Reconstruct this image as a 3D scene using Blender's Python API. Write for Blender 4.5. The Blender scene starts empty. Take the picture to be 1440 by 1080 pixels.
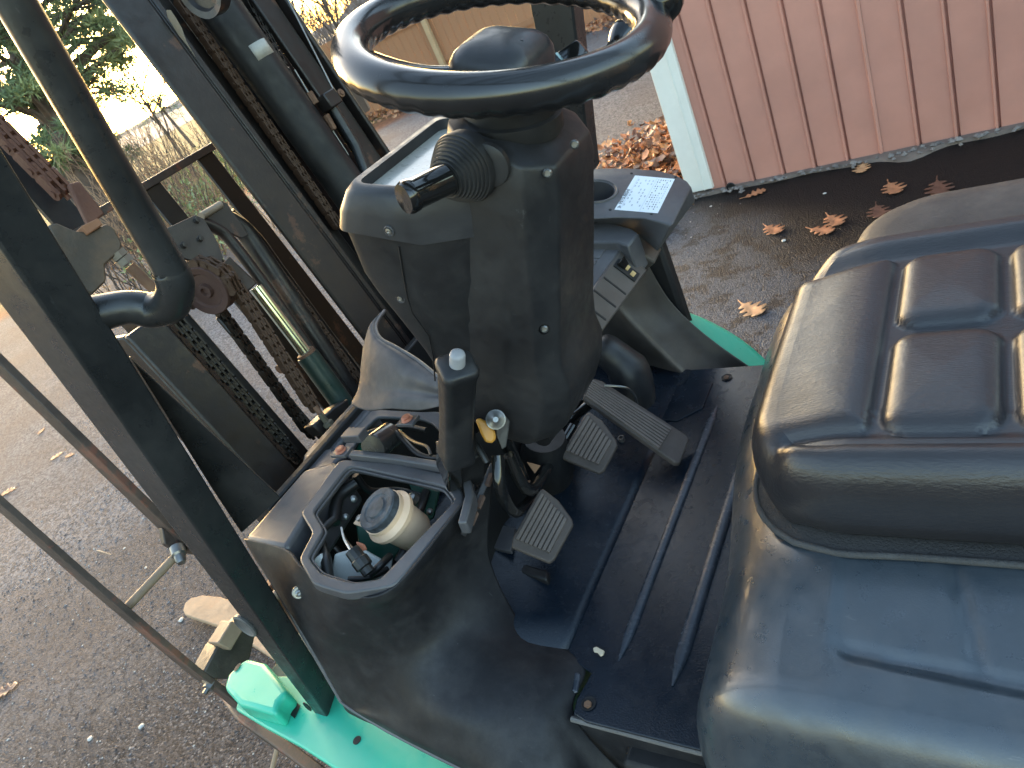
import bpy, bmesh, math, random
from mathutils import Vector as V, Matrix, noise
random.seed(7)
PI = math.pi
sc = bpy.context.scene
col = sc.collection

# ------------------------------------------------------------------ camera
F, CX, CY = 1020.0, 720.0, 540.0
EYE = V((0, 0, 1.62))
roll, pitch, az = math.atan2(839, 1652), math.atan2(1020, 1853), math.radians(41.6)
hd = V((math.sin(az), -math.cos(az), 0)); rt = V((hd.y, -hd.x, 0)); up = V((0, 0, 1))
fw = hd * math.cos(pitch) - up * math.sin(pitch)
dn = -(hd * math.sin(pitch) + up * math.cos(pitch))
ix = rt * math.cos(roll) + dn * math.sin(roll)
iy = -rt * math.sin(roll) + dn * math.cos(roll)
cd = bpy.data.cameras.new('camera'); cam = bpy.data.objects.new('camera', cd); col.objects.link(cam)
cd.sensor_fit = 'HORIZONTAL'; cd.sensor_width = 36; cd.lens = F / 1440 * 36
cd.clip_start = 0.02; cd.clip_end = 3000
R3 = Matrix((ix, -iy, -fw)).transposed()
cam.matrix_world = Matrix.Translation(EYE) @ R3.to_4x4()
cd.dof.use_dof = True; cd.dof.focus_distance = 1.05; cd.dof.aperture_fstop = 16
sc.camera = cam

# ------------------------------------------------------------------ sky, sun, exposure
SUN_EL, SUN_AZ = 6.0, math.radians(-31)          # azimuth as angle from +X
sun_dir = V((math.cos(SUN_AZ) * math.cos(math.radians(SUN_EL)), math.sin(SUN_AZ) * math.cos(math.radians(SUN_EL)), math.sin(math.radians(SUN_EL))))
w = bpy.data.worlds.new('World'); sc.world = w; w.use_nodes = True
nt = w.node_tree; bg = nt.nodes['Background']
sky = nt.nodes.new('ShaderNodeTexSky'); sky.sky_type = 'NISHITA'; sky.sun_disc = False
sky.sun_elevation = math.radians(SUN_EL)
sky.sun_rotation = math.atan2(sun_dir.x, sun_dir.y)
sky.air_density = 1.0; sky.dust_density = 2.6; sky.ozone_density = 1.0
nt.links.new(sky.outputs[0], bg.inputs[0]); bg.inputs[1].default_value = 0.15
sl = bpy.data.lights.new('sun', 'SUN'); sl.energy = 0.5; sl.angle = math.radians(12); sl.color = (1, .82, .6)
so = bpy.data.objects.new('sun', sl); col.objects.link(so)
so.rotation_euler = (-sun_dir).to_track_quat('-Z', 'Y').to_euler()
sc.view_settings.view_transform = 'Standard'; sc.view_settings.look = 'None'
sc.view_settings.exposure = 3.3; sc.view_settings.gamma = 1; sc.view_settings.use_curve_mapping = False

# ------------------------------------------------------------------ measuring helpers
def ray(px, py): return fw * F + ix * (px - CX) + iy * (py - CY)
def P(px, py, X=None, Y=None, Z=None, D=None, M=None, pl=None):
    """where the sight line meets X=, Y=, Z=, a tilted mast plane or any plane (point, normal)"""
    d = ray(px, py)
    if X is not None: t = (X - EYE.x) / d.x
    elif Y is not None: t = (Y - EYE.y) / d.y
    elif Z is not None: t = (Z - EYE.z) / d.z
    elif D is not None: t = D / F
    elif M is not None:
        n = V((1, 0, -.167)); t = (M - .167 - EYE.dot(n)) / d.dot(n)
    else:
        t = (pl[0] - EYE).dot(pl[1]) / d.dot(pl[1])
    return EYE + d * t
def plane3(a, b, c): return (a, (b - a).cross(c - a).normalized())

# ------------------------------------------------------------------ mesh builder
class MB:
    def __init__(s): s.v = []; s.f = []
    def add(s, vs, fs):
        o = len(s.v); s.v += [V(p) for p in vs]; s.f += [tuple(i + o for i in f) for f in fs]; return s
    def quads(s, A, B, cap=True):
        n = len(A); fs = [(i, (i + 1) % n, n + (i + 1) % n, n + i) for i in range(n)]
        if cap: fs += [tuple(range(n))[::-1], tuple(range(n, 2 * n))]
        return s.add(list(A) + list(B), fs)
    def prism(s, poly, vec): return s.quads(poly, [p + vec for p in poly])
    def box(s, c, x, y, z):
        c, x, y, z = V(c), V(x), V(y), V(z)
        q = [c - x - y - z, c + x - y - z, c + x + y - z, c - x + y - z]
        return s.quads(q, [p + z * 2 for p in q])
    def loft(s, secs, cap=True, closed=True):
        n = len(secs[0]); vs = [p for r in secs for p in r]; fs = []
        for j in range(len(secs) - 1):
            for i in range(n if closed else n - 1):
                k = (i + 1) % n
                fs.append((j * n + i, j * n + k, (j + 1) * n + k, (j + 1) * n + i))
        if cap and closed: fs += [tuple(range(n))[::-1], tuple((len(secs) - 1) * n + i for i in range(n))]
        return s.add(vs, fs)
    def grid(s, rows): return s.loft(rows, False, False)
    def tube(s, pts, r, n=12, cap=True, fl=None):
        pts = [V(p) for p in pts]; rs = r if isinstance(r, (list, tuple)) else [r] * len(pts)
        secs = []; u = None
        for i, p in enumerate(pts):
            t = (pts[min(i + 1, len(pts) - 1)] - pts[max(i - 1, 0)]).normalized()
            if u is None: u = t.orthogonal().normalized()
            u = (u - t * u.dot(t)).normalized(); w_ = t.cross(u)
            secs.append([p + (u * math.cos(2 * PI * k / n) + w_ * math.sin(2 * PI * k / n)) * rs[i] for k in range(n)])
        return s.loft(secs, cap)
    def lathe(s, o, ax, prof, n=24, sx=1, u=None, cap=True):
        ax = V(ax).normalized(); u = V(u).normalized() if u else ax.orthogonal().normalized(); w_ = ax.cross(u); o = V(o)
        secs = [[o + ax * h + (u * math.cos(2 * PI * k / n) * sx + w_ * math.sin(2 * PI * k / n)) * max(r, 1e-5) for k in range(n)] for r, h in prof]
        return s.loft(secs, cap)
    def build(s, name, m, parent=None, bevel=0, seg=2, smooth=38, sub=0, solid=0, off=-1, label=None):
        me = bpy.data.meshes.new(name)
        c = sum(s.v, V()) / len(s.v)
        me.from_pydata([p - c for p in s.v], [], s.f); me.validate(); 
        bm = bmesh.new(); bm.from_mesh(me); bmesh.ops.recalc_face_normals(bm, faces=bm.faces) if not solid else None
        if solid:
            bm.normal_update()
            if sum((f.normal * f.calc_area() for f in bm.faces), V()).dot(EYE - c) < 0: bmesh.ops.reverse_faces(bm, faces=bm.faces)
        bm.to_mesh(me); bm.free()
        me.materials.append(m)
        if smooth:
            me.shade_smooth(); me.set_sharp_from_angle(angle=math.radians(smooth if not sub else 179))
        o = bpy.data.objects.new(name, me); col.objects.link(o)
        link(o, c, parent)
        if solid: q = o.modifiers.new('solid', 'SOLIDIFY'); q.thickness = solid; q.offset = off
        if bevel:
            q = o.modifiers.new('bevel', 'BEVEL'); q.width = bevel; q.segments = seg; q.limit_method = 'ANGLE'; q.angle_limit = math.radians(30); q.harden_normals = False
        if sub: q = o.modifiers.new('sub', 'SUBSURF'); q.levels = sub; q.render_levels = sub
        if label: o['label'] = label
        return o
ORG = {}
def link(o, wloc, parent):
    ORG[o.name] = V(wloc)
    if parent: o.parent = parent; o.location = V(wloc) - ORG[parent.name]
    else: o.location = wloc
def tag(o, label=None, cat=None, group=None, kind=None):
    for k, v_ in (('label', label), ('category', cat), ('group', group), ('kind', kind)):
        if v_: o[k] = v_
    return o
def empty(name, loc, parent=None):
    o = bpy.data.objects.new(name, None); col.objects.link(o); o.empty_display_size = .05
    link(o, loc, parent); return o
def inst(src, name, mw, parent, wloc):
    """copy of a piece that shares its mesh; mw = 3x3 rotation"""
    o = src.copy(); o.name = name; col.objects.link(o); ORG[o.name] = V(wloc)
    o.parent = parent
    base = ORG[parent.name] if parent else V((0, 0, 0))
    o.matrix_local = Matrix.Translation(V(wloc) - base) @ mw.to_4x4()
    return o
def smooth_path(pts, k=6):
    pts = [V(p) for p in pts]; out = []
    for i in range(len(pts) - 1):
        p0, p1, p2, p3 = pts[max(i - 1, 0)], pts[i], pts[i + 1], pts[min(i + 2, len(pts) - 1)]
        for j in range(k):
            t = j / k
            out.append(.5 * ((2 * p1) + (p2 - p0) * t + (2 * p0 - 5 * p1 + 4 * p2 - p3) * t * t + (3 * p1 - p0 - 3 * p2 + p3) * t ** 3))
    return out + [pts[-1]]
def smooth_grid(rows, k=5):
    rows = [smooth_path(r, k) for r in rows]
    cols = [smooth_path([r[i] for r in rows], k) for i in range(len(rows[0]))]
    return [[c[j] for c in cols] for j in range(len(cols[0]))]
def rrect(o, u, v_, hu, hv, r, n=4):
    """rounded rectangle centred at o"""
    out = []
    for cx, cy, a0 in ((1, 1, 0), (-1, 1, 90), (-1, -1, 180), (1, -1, 270)):
        for k in range(n + 1):
            a = math.radians(a0 + 90 * k / n)
            out.append(o + u * (cx * (hu - r) + r * math.cos(a)) + v_ * (cy * (hv - r) + r * math.sin(a)))
    return out

# ------------------------------------------------------------------ materials
def mat(name, c, rough=.5, metal=0, var=.25, vs=7, bump=.15, bs=350, dust=0, dcol=(.17, .16, .15), ds=9, rvar=.12, spec=.5, coat=0, trans=0, stretch=None, wear=0, wcol=(.1, .05, .03), scr=0):
    m = bpy.data.materials.new(name); m.use_nodes = True
    t = m.node_tree; N = t.nodes; L = t.links; b = N['Principled BSDF']
    def nn(k, **kw):
        q = N.new(k)
        for a, v_ in kw.items(): setattr(q, a, v_)
        return q
    geo = nn('ShaderNodeTexCoord'); src = geo.outputs['Object']
    if stretch:
        mp = nn('ShaderNodeMapping'); mp.inputs['Scale'].default_value = stretch; L.new(src, mp.inputs[0]); src = mp.outputs[0]
    def noise_(scale, detail=5, r=.6):
        q = nn('ShaderNodeTexNoise'); q.inputs['Scale'].default_value = scale; q.inputs['Detail'].default_value = detail; q.inputs['Roughness'].default_value = r
        L.new(src, q.inputs['Vector']); return q.outputs['Fac']
    def mr(x, a, b_, c_, d):
        q = nn('ShaderNodeMapRange'); q.inputs[1].default_value = a; q.inputs[2].default_value = b_; q.inputs[3].default_value = c_; q.inputs[4].default_value = d
        L.new(x, q.inputs[0]); return q.outputs[0]
    def mix(fac, a, b_):
        q = nn('ShaderNodeMix', data_type='RGBA')
        if hasattr(fac, 'links'): L.new(fac, q.inputs[0])
        else: q.inputs[0].default_value = fac
        for s_, v_ in ((6, a), (7, b_)):
            if hasattr(v_, 'links'): L.new(v_, q.inputs[s_])
            else: q.inputs[s_].default_value = (*v_, 1)
        return q.outputs[2]
    n1 = noise_(vs); n2 = noise_(vs * 6)
    cc = mix(mr(n1, .3, .7, 0, 1), tuple(x * (1 - var) for x in c), tuple(x * (1 + var) for x in c))
    if wear: cc = mix(mr(noise_(ds * 1.7, 8, .7), .62 - wear * .2, .68 - wear * .2, 0, .9), cc, wcol)
    dm = None
    if dust:
        n3 = noise_(ds, 8, .72)
        dm = mr(n3, .45, .8, 0, dust); cc = mix(dm, cc, dcol)
    if scr:
        q = nn('ShaderNodeTexNoise'); mp = nn('ShaderNodeMapping'); mp.inputs['Scale'].default_value = (9, 60, 12); mp.inputs['Rotation'].default_value = (.4, .7, .9)
        L.new(geo.outputs['Object'], mp.inputs[0]); L.new(mp.outputs[0], q.inputs['Vector']); q.inputs['Scale'].default_value = 3; q.inputs['Detail'].default_value = 4; q.inputs['Roughness'].default_value = .8
        cc = mix(mr(q.outputs['Fac'], .66, .74, 0, scr), cc, (.3, .3, .3))
    L.new(cc, b.inputs['Base Color'])
    rr = mr(n2, .3, .7, max(rough - rvar, .02), min(rough + rvar, 1))
    L.new(rr, b.inputs['Roughness'])
    b.inputs['Metallic'].default_value = metal
    b.inputs['Specular IOR Level'].default_value = spec
    if coat: b.inputs['Coat Weight'].default_value = coat; b.inputs['Coat Roughness'].default_value = .12
    if trans: b.inputs['Transmission Weight'].default_value = trans
    if bump:
        q = nn('ShaderNodeBump'); q.inputs['Strength'].default_value = bump; q.inputs['Distance'].default_value = .002
        L.new(noise_(bs, 3), q.inputs['Height']); L.new(q.outputs[0], b.inputs['Normal'])
    m['tools'] = 0
    return m
BP = mat('black_plastic', (.015, .015, .0165), .44, dust=.12, bump=.12, bs=700, scr=.12)
BP2 = mat('console_plastic', (.068, .067, .072), .42, dust=.25, bump=.1, bs=600)
SHELL = mat('shell_plastic', (.013, .013, .015), .52, spec=.35, dust=.14, ds=14, bump=.14, bs=500, scr=.2)
WHEELM = mat('wheel_rubber', (.014, .014, .015), .22, dust=.05, bump=.03, bs=200, rvar=.07, coat=.25)
CAPM = mat('hub_cap', (.022, .022, .024), .38, bump=.06, bs=500, dust=.08)
VINYL = mat('seat_vinyl', (.021, .020, .023), .35, spec=.62, coat=.14, bump=.35, bs=240, dust=.05, rvar=.06, stretch=(.5, 1.6, 1))
HOOD = mat('hood_plastic', (.022, .034, .046), .34, spec=1.0, coat=.35, dust=.14, ds=6, bump=.1, bs=420, scr=.18)
FLOOR = mat('floor_rubber', (.006, .011, .019), .22, spec=.36, dust=.08, ds=11, bump=.3, bs=380, rvar=.12, scr=.1, dcol=(.12, .11, .11))
MAST = mat('mast_paint', (.016, .013, .012), .4, dust=.12, bump=.15, bs=120, dcol=(.1, .08, .06), wear=.12)
LEGM = mat('guard_paint', (.014, .0155, .0165), .33, dust=.12, bump=.08, bs=260, scr=.1)
DGREEN = mat('dark_green_metal', (.012, .035, .028), .38, dust=.25, bump=.1)
CHAINM = mat('chain_steel', (.07, .038, .022), .6, metal=.2, dust=.5, bump=.5, bs=160, dcol=(.12, .07, .04))
CHAIND = mat('oily_chain', (.02, .017, .014), .35, metal=.5, dust=.25, bump=.4, bs=160)
CHAINR = mat('rusty_chain', (.12, .052, .034), .7, metal=.2, dust=.5, bump=.5, bs=160, dcol=(.22, .12, .08))
RUST = mat('rusty_steel', (.16, .085, .05), .75, metal=.1, dust=.6, bump=.5, bs=140, dcol=(.3, .18, .1), ds=20)
BARS = mat('carriage_bar', (.05, .036, .03), .5, dust=.55, bump=.3, bs=200, dcol=(.2, .13, .09), wear=.35, wcol=(.16, .05, .03))
RODM = mat('bare_bar', (.3, .22, .15), .6, dust=.4, bump=.2, dcol=(.15, .09, .05))
MINT = mat('mint_paint', (.03, .46, .30), .38, var=.06, dust=.12, ds=14, bump=.05, bs=120, dcol=(.12, .2, .16), coat=.2)
CHROME = mat('chrome', (.50, .62, .55), .14, metal=1, var=.1, bump=0, rvar=.05)
ZINC = mat('zinc_steel', (.25, .25, .24), .38, metal=.85, dust=.3, bump=.1, bs=200)
PEDAL = mat('pedal_rubber', (.12, .098, .085), .6, dust=.6, ds=30, bump=.3, bs=300, dcol=(.16, .12, .1))
PEDALD = mat('pedal_rubber_dark', (.075, .06, .052), .7, dust=.4, ds=30, bump=.3, bs=300, dcol=(.1, .075, .06))  # pad darker than the ribs, so the grooves between them read dark
CREAM = mat('reservoir_plastic', (.78, .54, .36), .4, var=.12, bump=.03, dust=.25, dcol=(.4, .28, .18), ds=20)
LID = mat('reservoir_lid', (.03, .036, .043), .7, var=.3, vs=40, bump=.4, bs=300, dust=.6, dcol=(.16, .19, .22), ds=60)
COPPER = mat('oxidised_clip', (.38, .13, .07), .5, dust=.2, bump=.1)
YEL = mat('yellow_plastic', (.55, .26, .04), .45, bump=.05, dust=.3, dcol=(.3, .15, .04))
GREYB = mat('grey_button', (.3, .3, .31), .5, bump=.1)
PAPER = mat('label_paper', (.74, .8, .86), .3, var=.03, bump=0, rvar=.03)
INK = mat('label_ink', (.12, .13, .15), .5, bump=0)
INKL = mat('label_faint_ink', (.42, .46, .52), .5, bump=0)
GLASSM = mat('display_face', (.5, .5, .46), .3, var=.15, vs=14, bump=0, rvar=.06, coat=.6, dust=.3, dcol=(.3, .32, .28))
REDL = mat('red_lens', (.7, .08, .07), .3, bump=0)
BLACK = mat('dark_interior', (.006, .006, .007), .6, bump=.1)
GLOSSB = mat('gloss_black', (.01, .01, .01), .1, bump=.02, dust=.05, coat=.3, rvar=.04)
AMBER = mat('amber_mark', (.55, .38, .16), .4, bump=0)
BRONZE = mat('sill_plastic', (.06, .05, .042), .4, dust=.25, bump=.12, bs=500, ds=16)
RUBBER = mat('boot_rubber', (.02, .02, .021), .5, bump=.1, dust=.12)
WIRE = mat('white_wire', (.6, .6, .58), .4, bump=0)
CABLEB = mat('black_cable', (.012, .012, .012), .4, bump=.05)
ZSTRAP = mat('pale_strap', (.45, .47, .46), .55, dust=.3)

def carve(o, cutters):
    """boolean recesses, baked into the mesh"""
    tmp = []
    for c in cutters:
        q = c.build('cutter', BLACK, None, smooth=0); tmp.append(q)
        m_ = o.modifiers.new('cut', 'BOOLEAN'); m_.operation = 'DIFFERENCE'; m_.object = q; m_.solver = 'EXACT'
    dg = bpy.context.evaluated_depsgraph_get(); dg.update()
    me = bpy.data.meshes.new_from_object(o.evaluated_get(dg)); me.name = o.data.name
    o.modifiers.clear(); o.data = me
    for q in tmp: bpy.data.objects.remove(q)
    me.shade_smooth(); me.set_sharp_from_angle(angle=math.radians(35))
    return o
XA, YA, ZA = V((1, 0, 0)), V((0, 1, 0)), V((0, 0, 1))
# ================================================================== FORKLIFT
truck = empty('forklift', (.5, -.86, 0))
tag(truck, 'black and mint green forklift with seat, steering wheel and open mast', 'forklift')
T = truck
# ---- body frame
MB().box((.95, -.86, .5), (.42, 0, 0), (0, .46, 0), (0, 0, .09)).build('chassis_frame', mat('frame_green', (.012, .07, .05), .4, dust=.3), T, bevel=.01)
MB().box((-.1, -.86, .5), (.6, 0, 0), (0, .46, 0), (0, 0, .15)).build('battery_tray', BLACK, T, bevel=.01)

# ---- steering column frame
WC = V((.477, -.786, 1.52)); aa = V((-.35, 0, .9367)).normalized(); ff = V((.9367, 0, .35)).normalized()
def Lc(s, f, l): return WC + aa * s + ff * f + YA * l
def csec(s, f0, f1, l0, l1, r, k=0, n=5):
    o = []
    for p in rrect(V(((f0 + f1) / 2, (l0 + l1) / 2, 0)), XA, YA, (f1 - f0) / 2, (l1 - l0) / 2, r, n):
        o.append(Lc(s + k * p.x, p.x, p.y))
    return o
# the wheel's own plane, a touch off the column
WH = V((.479, -.799, 1.538)); an_w = V((-.385, .041, .922)).normalized(); fw_w = YA.cross(an_w).normalized(); lw_w = an_w.cross(fw_w)
WCk, aak, ffk = WC, aa, ff
WC, aa, ff = WH, an_w, fw_w
def Lc(s, f, l): return WC + aa * s + ff * f + lw_w * l
# rim
sw = MB(); nM, nm = 240, 22; R0, r0_ = .174, .0222; rows = []
for i in range(nM):
    th = 2 * PI * i / nM; e = ff * math.cos(th) + lw_w * math.sin(th); c = WC + e * R0; ring = []
    for j in range(nm):
        ph = 2 * PI * j / nm; dz = math.sin(ph)
        rr = r0_ * (1 + .05 * math.sin(44 * th) * max(0, -dz) ** .8 - .02 * max(0, -dz))
        ring.append(c + e * rr * math.cos(ph) + aa * rr * dz)
    rows.append(ring)
rows.append(rows[0]); sw.loft(rows, cap=False)
RIM = sw.build('steering_wheel', WHEELM, T, smooth=60)
# hub cap
secs = []
for s_, k_ in ((-.045, .9), (-.02, 1.0), (0, 1.0), (.012, .97), (.022, .88), (.029, .74), (.0335, .52), (.0355, .25), (.036, .05)):
    secs.append([Lc(s_ * .92 - .034, p.x, p.y) for p in rrect(V((0, 0, 0)), XA, YA, .053 * k_, .057 * k_, .026 * k_, 6)])
hub = MB().loft(secs).build('hub_cap', CAPM, RIM, smooth=60)
def emb(pts, nm_):
    MB().tube([Lc(*p) for p in pts], .0007, 6).build(nm_, GLOSSB, hub)
emb([(-.0042, .030, .012), (-.0038, .027, .015), (-.0038, .026, .019), (-.0042, .029, .021)], 'embossed_mark')
emb([(-.0038, -.022, .004), (-.0038, -.027, .007), (-.0045, -.032, .006)], 'embossed_mark')
def spoke(px, py, hx, hy, w0, w1):
    a_ = P(px, py, pl=(WC, aa)); d = (a_ - WC); d.normalize(); a_ = WC + d * (R0 - .004)
    b_ = WC + d * .040 - aa * .034; t_ = d.cross(aa); n_ = 9; rows = []
    for i in range(n_):
        u = i / (n_ - 1); c = a_.lerp(b_, u) - aa * (.012 * math.sin(u * PI * .9)); ww = w0 * (1 - u) ** 2 + w1 * (1 - (1 - u) ** 2)
        rows.append([c + t_ * (x * ww) + aa * y for x, y in ((-1, -.004), (-.8, .003), (-.3, .0065), (.3, .0065), (.8, .003), (1, -.004), (.6, -.008), (-.6, -.008))])
    MB().loft(rows).build('spoke', WHEELM, RIM, smooth=60)
spoke(515, 72, 0, 0, .034, .017); spoke(905, 72, 0, 0, .034, .017); spoke(700, 175, 0, 0, .034, .017)
kp = P(938, 22, pl=(WC, aa)); kd = (kp - WC).normalized(); kp = WC + kd * (R0 + .018)
MB().lathe(kp - aa * .012, aa, [(0, -.002), (.009, 0), (.011, .008), (.018, .016), (.021, .026), (.020, .036), (.014, .045), (.006, .049), (0, .05)], 20).build('spinner_knob', GLOSSB, RIM, smooth=60)
WC, aa, ff = WCk, aak, ffk
def Lc(s, f, l): return WC + aa * s + ff * f + YA * l
# column body
MB().lathe(WC, aa, [(.05, -.02), (.066, -.03), (.067, -.05), (.061, -.052), (.060, -.068), (.066, -.070), (.067, -.088), (.06, -.1)], 48).build('column_collar', RUBBER, T)
CH = dict(n=1)
cb = MB().loft([csec(-.07, -.045, .04, -.06, .06, .02, .3, 1), csec(-.078, -.072, .05, -.072, .072, .026, .3, 1), csec(-.0815, -.085, .055, -.084, .084, .030, .3, 1), csec(-.13, -.089, .07, -.09, .09, .032, 0, 1), csec(-.25, -.086, .105, -.093, .093, .030, 0, 1), csec(-.36, -.082, .105, -.094, .094, .028, 0, 1), csec(-.40, -.084, .105, -.096, .096, .028, 0, 1),
    csec(-.43, -.094, .105, -.10, .10, .030, 0, 1), csec(-.47, -.095, .10, -.10, .10, .032, 0, 1), csec(-.52, -.084, .092, -.098, .098, .034, 0, 1), csec(-.56, -.060, .08, -.085, .09, .034, 0, 1)])
colbody = cb.build('steering_column', BP, T, smooth=40, bevel=.0045, seg=3)
def hole(px, py, Y, r, sx, depth=.02):
    p = P(px, py, Y=Y); d = (EYE - p).normalized(); d = V((d.x * .6, d.y, d.z * .2)).normalized()
    return p, d, MB().lathe(p - d * depth, d, [(r, 0), (r, depth + .03)], 20, sx, u=aa)
hs = [hole(768, 249, -.70, .0075, 1.35), hole(806, 208, -.745, .0075, 1.5), hole(765, 466, -.698, .008, 1.1, .012)]
carve(colbody, [h[2] for h in hs])
for (p, d, _), q in zip(hs, (.018, .018, .010)):
    MB().lathe(p - d * q, d, [(.0055, 0), (.0055, .003), (.004, .0045), (.0035, .003), (0, .003)], 12).build('screw', ZINC, colbody)
# top cover split: the seam on the cover
MB().tube([Lc(-.0775, .012, .062), Lc(-.081, -.001, .075), Lc(-.086, .004, .0875)], .0012, 6).build('cover_seam', BLACK, colbody)
# instrument housing
def hsec(s, f0, f1, lw, r, e=0, k=0): return csec(s, f0 - e, f1 + e, -lw - e, lw + e, r, k)
def hpoly(s, f0, f1, lw, r, e=0, k=0, fm=.072, l0=.086):
    o = []
    for a_ in range(0, 91, 18): o.append((f1 + e - r + r * math.cos(math.radians(a_)), lw + e - r + r * math.sin(math.radians(a_))))
    o += [(fm, lw + e), (f0, l0 + e)]
    o = o + [(x, -y) for x, y in o[::-1]]
    return [Lc(s + k * x, x, y) for x, y in o]
hl = MB().loft([hpoly(-.19, .014, .204, .125, .022), hpoly(-.264, .02, .197, .124, .03), hpoly(-.30, .03, .186, .118, .03), hpoly(-.339, .03, .170, .110, .03, 0, 0, .075), hpoly(-.40, .03, .135, .104, .025, 0, 0, .07), hpoly(-.45, .03, .112, .10, .02, 0, 0, .06), hpoly(-.54, .03, .085, .088, .02, 0, 0, .05, .08)])
hlow = hl.build('instrument_housing', BP, T, smooth=45)
hu = MB().loft([hpoly(-.124, .02, .184, .120, .020, -.004, -.06), hpoly(-.1275, .018, .184, .122, .022, -.001, -.06), hpoly(-.133, .014, .186, .124, .022, .0015, -.06), hpoly(-.165, .014, .198, .126, .022, .003, -.02), hpoly(-.196, .014, .206, .126, .022, .0035)])
hup = hu.build('instrument_hood', mat('hood_panel_plastic', (.034, .034, .037), .42, dust=.12, bump=.1, bs=600), T, smooth=45)
carve(hup, [MB().loft([hsec(-.142, .035, .168, .106, .014, 0, -.06), hsec(-.05, .027, .176, .114, .016, 0, -.06)])])
disp = MB().loft([hsec(-.1425, .034, .169, .107, .014, 0, -.06), hsec(-.139, .034, .169, .107, .014, 0, -.06)]).build('display_face', GLASSM, hup)
MB().lathe(Lc(-.146, .10, .075), aa, [(.005, 0), (.005, .0015), (0, .0016)], 14).build('warning_lamp', REDL, hup)
for px, py, Y in ((547, 325, -.655), (563, 420, -.668)):
    p = P(px, py, Y=Y); par = hup if py < 400 else hlow
    MB().lathe(p - YA * .003, YA, [(.0075, 0), (.0075, .0035), (.0066, .004), (.006, .003), (0, .003)], 16).build('screw_seat', BP2, par)
    MB().lathe(p, YA, [(.0045, 0), (.0045, .0018), (.002, .0024), (0, .0012)], 10).build('screw', ZINC, par)
seam = [P(561, 347, Y=-.66), P(566, 380, Y=-.66), P(573, 418, Y=-.662), P(580, 440, Y=-.666), P(603, 472, Y=-.676), P(609, 500, Y=-.68), P(612, 535, Y=-.684)]
MB().tube([p + YA * .0004 for p in seam], .0011, 6).build('panel_seam', BLACK, hlow)
# direction lever
b0, k0, k1 = P(652, 236, Y=-.694), P(630, 251, Y=-.655), P(581, 274, Y=-.611)
dx = (k1 - k0).normalized(); prof = []
for i in range(9):
    u = i / 8; R = .043 * (1 - u) ** .8 + .019 * (1 - (1 - u) ** .8); h_ = .034 * u
    prof += [(R, h_), (R * .97 + .0005, h_ + .0032), (R * .90, h_ + .0036), (R * .90, h_ + .0046)]
bt = MB().lathe(b0 + YA * .002, (dx * .5 + YA * .8), [(.041, -.016)] + prof + [(.013, .038)], 40).build('lever_boot', RUBBER, T, smooth=30)
MB().tube([b0, k0 + dx * .01], .007).build('lever_stalk', ZINC, bt)
MB().lathe(k0, dx, [(0, -.001), (.0155, 0), (.0175, .002), (.0175, .010), (.0175, .012), (.0175, .047), (.0188, .049), (.0190, .057), (.017, .0615), (0, .0625)], 28).build('direction_lever', GLOSSB, T, smooth=40)
MB().lathe(P(688, 232, Y=-.697), YA, [(.026, -.004), (.026, .003), (.022, .005), (.0, .005)], 28).build('boot_flange', RUBBER, bt)
# stalks on the far side of the column
def vtube(name, pr, m_, par, n=18):
    pts = smooth_path([p for p, r in pr], 6); rs = []
    for i in range(len(pts)):
        u = i / 6; k = min(int(u), len(pr) - 2); rs.append(pr[k][1] * (1 - (u - k)) + pr[k + 1][1] * (u - k))
    return MB().tube(pts, rs, n).build(name, m_, par, smooth=60)
vtube('hydraulic_lever', [(P(775, 150, D=.93), .006), (P(830, 98, D=.98), .007), (P(852, 80, D=1.0), .009), (P(864, 66, D=1.01), .011)], GLOSSB, T)
kb, kt = P(858, 74, D=1.005), P(893, 30, D=1.03); kl = (kt - kb).length
MB().lathe(kb, kt - kb, [(0, 0)] + [(.0225 * math.sin(PI * min(1, u)) ** .62 * (.55 + .45 * min(1, u * 1.7)), kl * u) for u in [i / 16 for i in range(1, 16)]] + [(0, kl)], 26).build('lever_knob', GLOSSB, T, smooth=70)
q0, q1 = P(775, 100, D=.95), P(818, 70, D=.97); du = (q1 - q0).normalized(); dv = du.cross(fw).normalized()
lt = MB().loft([rrect(q0 - du * .01, dv, fw, .009, .008, .004), rrect(q0 + du * .012, dv, fw, .010, .008, .004), rrect(q0 + du * .016, dv, fw, .013, .010, .004), rrect(q1, dv, fw, .014, .010, .005), rrect(q1 + du * .004, dv, fw, .010, .007, .004)]).build('lamp_lever', GLOSSB, T, bevel=.001)
MB().box(q0.lerp(q1, .35) - fw * .009, du * .002, dv * .0125, fw * .002).build('grip_band', CHROME, lt)

# ---- overhead guard, left front leg
def leg(name, B0, B1, C0, C1, A0, A1, D0, D1, par=T):
    return MB().quads([B0, C0, D0, A0], [B1, C1, D1, A1]).build(name, LEGM, par, bevel=.004, seg=3)
Yl, Yr = -.352, -.398
B0 = P(470, 1022, Y=Yl); C0 = P(488, 1000, Y=Yr)
B1 = P(0, 347, Y=Yl); Ct = P(0, 205, Y=Yr)
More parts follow.
